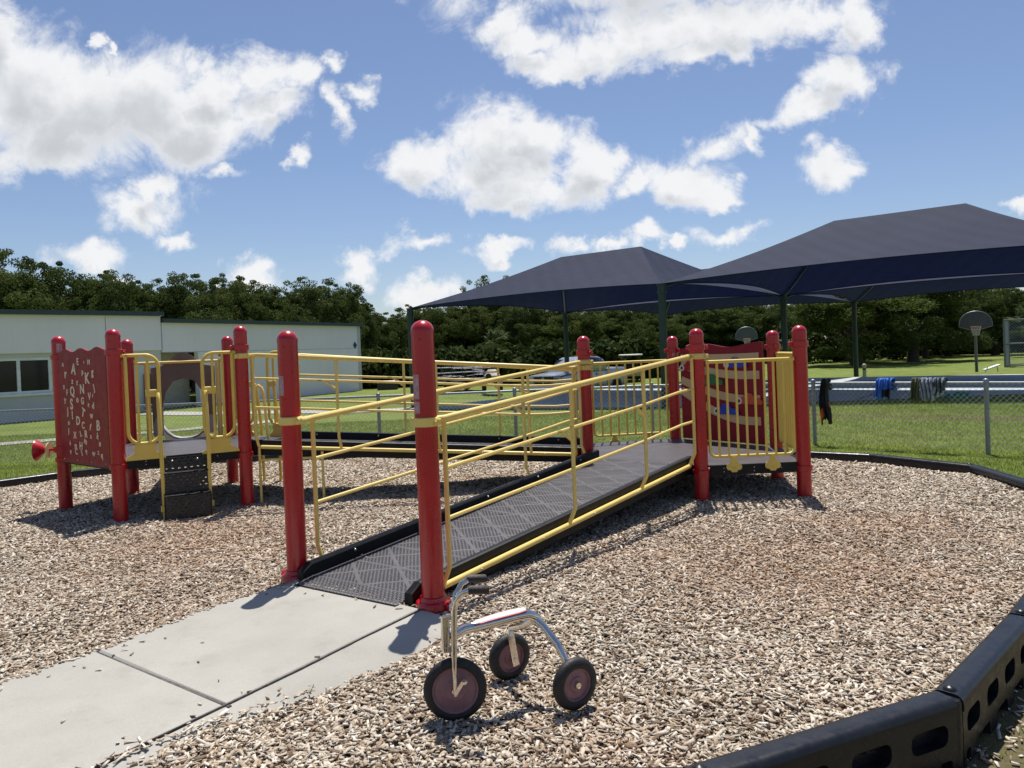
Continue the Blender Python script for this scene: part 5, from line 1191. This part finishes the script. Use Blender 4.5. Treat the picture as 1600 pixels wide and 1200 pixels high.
def make_tree(seed,nc=105,per=520,droop=0.0,ls=.115):
    rg=np.random.default_rng(seed); H=8.0
    k=nc; th=rg.uniform(0,2*np.pi,k); ph=np.arccos(rg.uniform(-.55,1,k)); rr=rg.uniform(.55,1,k)
    lob=1+.22*np.sin(2*th+rg.uniform(0,6))+.16*np.sin(3*th+rg.uniform(0,6))+.12*np.sin(5*ph+rg.uniform(0,6))
    C=np.stack([3.1*np.sin(ph)*np.cos(th)*rr*lob,3.1*np.sin(ph)*np.sin(th)*rr*lob,4.6+2.9*np.cos(ph)*rr*(.85+.15*lob)],1)
    C[:,2]=np.minimum(C[:,2],7.6)
    sk=rg.uniform(0,1,(22,2)); S_=np.stack([np.cos(sk[:,0]*6.28)*(2.2+sk[:,1]),np.sin(sk[:,0]*6.28)*(2.2+sk[:,1]),rg.uniform(.9,2.6,22)],1); C=np.concatenate([C,S_])
    rad=rg.uniform(.4,.95,len(C))
    V,Fq,at=leaves(C,rad,per,ls,rg)
    k2=46; th=rg.uniform(0,6.28,k2); ph=np.arccos(rg.uniform(-.1,1,k2)); lob=1+.22*np.sin(2*th)
    E_=np.stack([3.5*np.sin(ph)*np.cos(th)*lob,3.5*np.sin(ph)*np.sin(th)*lob,4.6+3.35*np.cos(ph)*rg.uniform(.85,1.1,k2)],1)
    V2,F2,a2=leaves(E_,rg.uniform(.18,.45,k2),130,ls,rg); Fq=np.concatenate([Fq,F2+len(V)]); V=np.concatenate([V,V2]); at=np.concatenate([at,a2])
    T=bpy.data.objects.new('oak_tree',None); COL.objects.link(T)
    cr=npmesh('crown',V,Fq,M['leaf'],T,at)
    m=MB(); m.tube([(0,0,-.2),(.05,0,.4),(-.08,.05,1.4),(.05,-.05,2.6)],[.42,.30,.25,.2],10)
    for q in range(7):
        a=q*.9+rg.uniform(0,.5); e=C[rg.integers(0,nc)]; m.tube([(0,0,1.6+.15*q),(math.cos(a)*.7,math.sin(a)*.7,2.5+.2*q),tuple(e*.85+np.array([0,0,.2]))],[.13,.08,.03],6)
    m.build('trunk',M['bark'],T,True)
    return T
PROTO=[make_tree(s) for s in (21,22,23,24,25)]
def dup(root,first):
    if first: return root
    r=root.copy(); COL.objects.link(r)
    for ch in root.children:
        c=ch.copy(); COL.objects.link(c); c.parent=r
    return r
used=set()
TD=[ # x, y, height, width, label
(-35.6,50,10.6,8.5,'tall dark oak at the far left edge above the school roof'),(-33.2,53,9.7,7.5,'rounded oak second from the left above the school roof'),(-30.9,55,9.0,7.5,'oak third from the left above the school roof'),(-28.0,53,8.6,7,'leafy oak above the roof over the left deck posts'),(-26.6,57,8.3,6.5,'lower oak above the roof where the wings meet'),
(-23.6,55,8.5,7,'oak behind the right wing just right of the roof step'),(-21.4,58,8.7,7,'twiggy oak above the right wing in front of a cloud'),(-18.9,58,7.7,6.5,'small oak in a dip of the tree line behind the right wing'),(-16.2,60,8.4,7.5,'broad oak above the right wing near its end'),(-13.9,63,7.0,5,'slim oak peeking past the right end of the school'),
(-11.6,67,5.9,5.5,'pale low tree just right of the school wall'),(-9.0,70,6.7,6.5,'oak behind the tallest looking front red post'),(-5.2,72,7.0,7,'oak left of the fan palm under the left canopy'),(-2.0,76,9.6,7,'taller oak poking above the slope of the left canopy'),(1.6,69,6.6,7,'oak right of the fan palm under the left canopy'),
(5.6,66,6.2,6.5,'oak directly behind the pickup roof'),(9.9,70,6.2,7,'oak between the pickup and the front canopy post'),(12.0,62,4.6,5,'low bushy tree right of the pickup cab'),(15.8,70,5.9,7,'oak just right of the front canopy post'),(20.4,72,5.8,7.5,'oak behind the darker basketball hoop'),(24.6,72,6.0,7.5,'oak behind the second canopy post'),
(25.6,55,6.9,9.5,'wide dark oak with a visible trunk beside the right red post'),(31.5,58,7.2,9.5,'massive dark oak filling the view beneath the right canopy'),(36.9,66,6.0,6,'oak sloping down to a gap of sky on the right'),(40.7,69,4.6,6,'low tree in the sky gap left of the fan hoop'),(43.2,66,6.2,7,'oak directly behind the fan shaped hoop'),(47.5,64,6.0,7.5,'oak at the right edge behind the ball backstop')]
for q,(x,y,h,w,lab) in enumerate(TD):
    p=PROTO[q%5]; t=dup(p,(q%5) not in used); used.add(q%5)
    t.location=(x,y,float(hgt(x,y))-.1); t.scale=(w/6.6,w/6.6,h/7.7); t.rotation_euler=(0,0,q*2.39); tag(t,lab,'tree','oaks along the edge of the wood')
# second rank, closes the wood behind
for q in range(30):
    x=-46+q*3.7; y=79+3*math.sin(q*1.9); h=(9.2 if x<-14 else 6.6)+.7*math.sin(q*2.7); 
    if x<-14: y-=10
    t=dup(PROTO[(q*3+1)%5],False); t.location=(x,y,-.7); t.scale=(1.1,1.1,h/8); t.rotation_euler=(0,0,q*1.7); tag(t,'dark oak of the rear rank mostly hidden by the trees in front','tree','rear rank of oaks')
# understory
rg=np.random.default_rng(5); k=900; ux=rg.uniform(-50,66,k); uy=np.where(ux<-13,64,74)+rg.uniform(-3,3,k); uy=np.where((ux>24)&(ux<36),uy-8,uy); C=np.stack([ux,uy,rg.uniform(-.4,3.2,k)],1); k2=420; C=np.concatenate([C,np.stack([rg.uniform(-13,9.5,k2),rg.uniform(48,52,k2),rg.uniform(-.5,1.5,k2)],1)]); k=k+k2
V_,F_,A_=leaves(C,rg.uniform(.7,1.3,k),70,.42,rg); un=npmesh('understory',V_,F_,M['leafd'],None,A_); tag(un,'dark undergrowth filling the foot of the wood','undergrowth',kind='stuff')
rg=np.random.default_rng(6)
# palms
def palm(c,h,r,label,seed):
    T=empty('fan_palm',c,label,'palm','fan palms in the wood edge'); c=Vector(c); rg=random.Random(seed)
    m=MB(); m.tube([c+Vector((0,0,-.2)),c+Vector((0,0,h))],[.22,.16],10); m.build('trunk',M['bark'],T,True)
    m=MB()
    for q in range(44):
        a=rg.uniform(0,6.28); el=rg.uniform(-.5,1.3); d=Vector((math.cos(a)*math.cos(el),math.sin(a)*math.cos(el),math.sin(el))); L_=r*rg.uniform(.7,1); tip=c+Vector((0,0,h))+d*L_*.55
        m.tube([c+Vector((0,0,h)),tip],.015,3,caps=False); s=d.cross(Vector((0,0,1))).normalized(); 
        for f in range(13):
            t=(f-6)/6*1.35; dd=(d*math.cos(t)+s*math.sin(t)).normalized(); e=tip+dd*L_*.5*(1-.15*abs(t))+Vector((0,0,-.16*L_)); wv=dd.cross(d+Vector((0,0,1.3))).normalized()*.035*r/1.6
            m.add([tip-wv*.6,tip+dd*L_*.25+wv,e,tip+dd*L_*.25-wv],[(0,1,2,3)])
    o=m.build('crown',M['palm'],T); a=o.data.attributes.new('rnd','FLOAT','POINT'); a.data.foreach_set('value',np.random.default_rng(seed).uniform(0,1,len(o.data.vertices)).astype(np.float32))
palm((-1.2,60,-.56),2.7,1.75,'round fan palm at the wood edge behind the middle of the fence',1)
palm((40.6,58,-.56),2.4,2.1,'fan palm with pale fronds right of the fan hoop',2)
palm((-4.6,61,-.56),1.8,1.35,'small fan palm low at the wood edge left of the bigger palm',3)

# ------------------------------------------------------------------ wood chips
PATH=[(-1.405,4.70),(-.52,4.06),(-.36,3.90),(-.39,3.62),(-.60,3.36),(-.90,3.07),(-1.28,2.79),(-1.50,2.55),(-1.9,1.9),(-3.0,2.4),(-2.38,3.26),(-2.11,3.63),(-1.80,4.20)]
def chips():
    xs=[];ys=[];sc=[]
    for (y0,y1,dens,s) in((2.1,3.6,8800,.88),(3.6,5.2,7600,.9),(5.2,7.5,5400,1.02),(7.5,10.7,3400,1.22)):
        xa,xb=-7.2,4.8; n=int((xb-xa)*(y1-y0)*dens); x=rng.uniform(xa,xb,n); y=rng.uniform(y0,y1,n)
        vis=(np.abs(x)<y*.78+1.3); k=inpoly(x,y,CURB)&vis
        hv=np.where(rng.uniform(0,1,n)<.05,.10,.024); jx=x+rng.normal(0,1,n)*hv; jy=y+rng.normal(0,1,n)*hv; k&=~inpoly(jx,jy,PATH)
        xs.append(x[k]);ys.append(y[k]);sc.append(np.full(k.sum(),s))
    # chips spilled outside the near right border
    n=2600; x=rng.uniform(1.2,3.0,n); y=rng.uniform(1.9,4.0,n); k=(~inpoly(x,y,CURB))&(x-1.2<(y-1.9)*1.6+.6); xs.append(x[k]);ys.append(y[k]);sc.append(np.full(k.sum(),.85)); nout=k.sum()
    x=np.concatenate(xs);y=np.concatenate(ys);s=np.concatenate(sc);n=len(x)
    L_=np.clip(rng.lognormal(-4.33,.48,n),.004,.040)*s; Wd=rng.uniform(.0034,.0098,n)*s; Tk=rng.uniform(.0008,.0022,n)*s
    z=mz(x,y)+rng.uniform(-.008,.014,n)*(.6+.4*s); z=np.where(inpoly(x,y,PATH[:2]+PATH[5:]),np.maximum(z,.034),z); z[-nout:]=hgt(x[-nout:],y[-nout:],False)+.004+rng.uniform(0,.01,nout)
    yaw=rng.uniform(0,2*np.pi,n); pt=rng.normal(0,.28,n); rl=rng.normal(0,.45,n)
    # fade chip height over the sloping apron
    ax=np.stack([np.cos(yaw)*np.cos(pt),np.sin(yaw)*np.cos(pt),np.sin(pt)],1); up=np.zeros((n,3)); up[:,2]=1
    sdv=np.cross(up,ax); sdv/=np.linalg.norm(sdv,axis=1)[:,None]; nz=np.cross(ax,sdv)
    s2=sdv*np.cos(rl)[:,None]+nz*np.sin(rl)[:,None]; n2=np.cross(ax,s2)
    c=np.stack([x,y,z],1); taper=rng.uniform(.35,1,n)
    def pt_(a,b,t): return c+ax*(L_*a)[:,None]+s2*(Wd*b)[:,None]+n2*(Tk*t)[:,None]
    V=np.stack([pt_(-1,-1,-1),pt_(-1,1,-1),pt_(1,taper,-1),pt_(1,-taper,-1),pt_(-1,-1,1),pt_(-1,1,1),pt_(1,taper,1),pt_(1,-taper,1)],1).reshape(-1,3)
    base=(np.arange(n)*8)[:,None]; fq=np.array([[4,7,6,5],[0,4,5,1],[1,5,6,2],[2,6,7,3],[3,7,4,0]])
    Fq=(base[:,:,None]+fq[None]).reshape(-1,4); at=np.repeat(np.clip(rng.beta(1.7,1.25,n),0,1),8)
    o=npmesh('wood_chips',V,Fq,M['chip'],None,at); tag(o,'bed of pale brown wood chips under the playground','wood chips',kind='stuff'); return n
NCH=chips()
# a few strays on the path and ramp, each tiny: part of the same ground cover
def strays():
    n=70; x=[];y=[];z=[]
    for _ in range(16):
        t=rng.uniform(0,1);u=rng.uniform(0,1); p=np.array([-1.4,4.7])*(1-t)*(1-u)+np.array([-.55,4.05])*t*(1-u)+np.array([-1.95,1.9])*t*u+np.array([-2.95,2.45])*(1-t)*u; x.append(p[0]);y.append(p[1]);z.append(.033)
    for _ in range(24):
        t=rng.uniform(.03,1);u=rng.uniform(.12,.88); a_=np.array([-1.44,4.76])*(1-u)+np.array([-.49,4.12])*u; b_=np.array([.73,7.5])*(1-u)+np.array([1.67,6.66])*u; p=a_*(1-t)+b_*t; x.append(p[0]);y.append(p[1]);z.append(.055+(ZR-.055)*t+.004)
    n=len(x); c=np.stack([x,y,z],1); yaw=rng.uniform(0,6.28,n); L_=rng.uniform(.005,.013,n); W_=rng.uniform(.002,.004,n)
    ax=np.stack([np.cos(yaw),np.sin(yaw),0*yaw],1); s=np.stack([-np.sin(yaw),np.cos(yaw),0*yaw],1); up=np.array([0,0,1.])
    def q(a,b,t): return c+ax*(a*L_)[:,None]+s*(b*W_)[:,None]+up*(t)
    V=np.stack([q(-1,-1,0),q(-1,1,0),q(1,1,0),q(1,-1,0),q(-1,-1,.004),q(-1,1,.004),q(1,1,.004),q(1,-1,.004)],1).reshape(-1,3)
    base=(np.arange(n)*8)[:,None]; fq=np.array([[4,7,6,5],[0,4,5,1],[1,5,6,2],[2,6,7,3],[3,7,4,0]])
    o=npmesh('stray_chips',V,(base[:,:,None]+fq[None]).reshape(-1,4),M['chip'],None,np.repeat(rng.uniform(.1,.9,n),8)); tag(o,'loose wood chips scattered on the path and ramp','wood chips',kind='stuff')
strays()
# ------------------------------------------------------------------ grass blades
def grass():
    xs=[];ys=[];hs=[]
    def band(x0,x1,y0,y1,d,h):
        n=int((x1-x0)*(y1-y0)*d); x=rng.uniform(x0,x1,n);y=rng.uniform(y0,y1,n); k=(~inpoly(x,y,CURB))&(np.abs(x)<y*.74+1.6); xs.append(x[k]);ys.append(y[k]);hs.append(rng.uniform(.5,1.2,k.sum())*h)
    band(-11,10,7,11.8,1900,.038); band(-13,12,11.8,15,1200,.042); band(-17,14,15,21,500,.05)
    band(4.2,5.8,5.0,7.2,2000,.038)
    n=2400; x=rng.uniform(1.4,2.9,n);y=rng.uniform(1.9,4,n); pt=np.sin(x*9)*np.sin(y*8+1)>.05; k=(~inpoly(x,y,CURB))&pt; xs.append(x[k]);ys.append(y[k]);hs.append(rng.uniform(.5,1.2,k.sum())*.03)
    x=np.concatenate(xs);y=np.concatenate(ys);h=np.concatenate(hs);n=len(x); z=hgt(x,y,False)-.004; yaw=rng.uniform(0,6.28,n); w=h*.11
    ln=rng.normal(0,.55,(n,2))*h[:,None]
    c=np.stack([x,y,z],1); s=np.stack([np.cos(yaw)*w,np.sin(yaw)*w,0*w],1)
    V=np.stack([c-s,c+s,c+np.stack([ln[:,0],ln[:,1],h],1)],1).reshape(-1,3)
    o=npmesh('grass_blades',V,np.arange(3*n).reshape(-1,3),M['blade'],None,np.repeat(rng.uniform(0,1,n),3)); tag(o,'short mown grass growing beyond the black border','grass',kind='stuff')
grass()
print('chips',NCH)
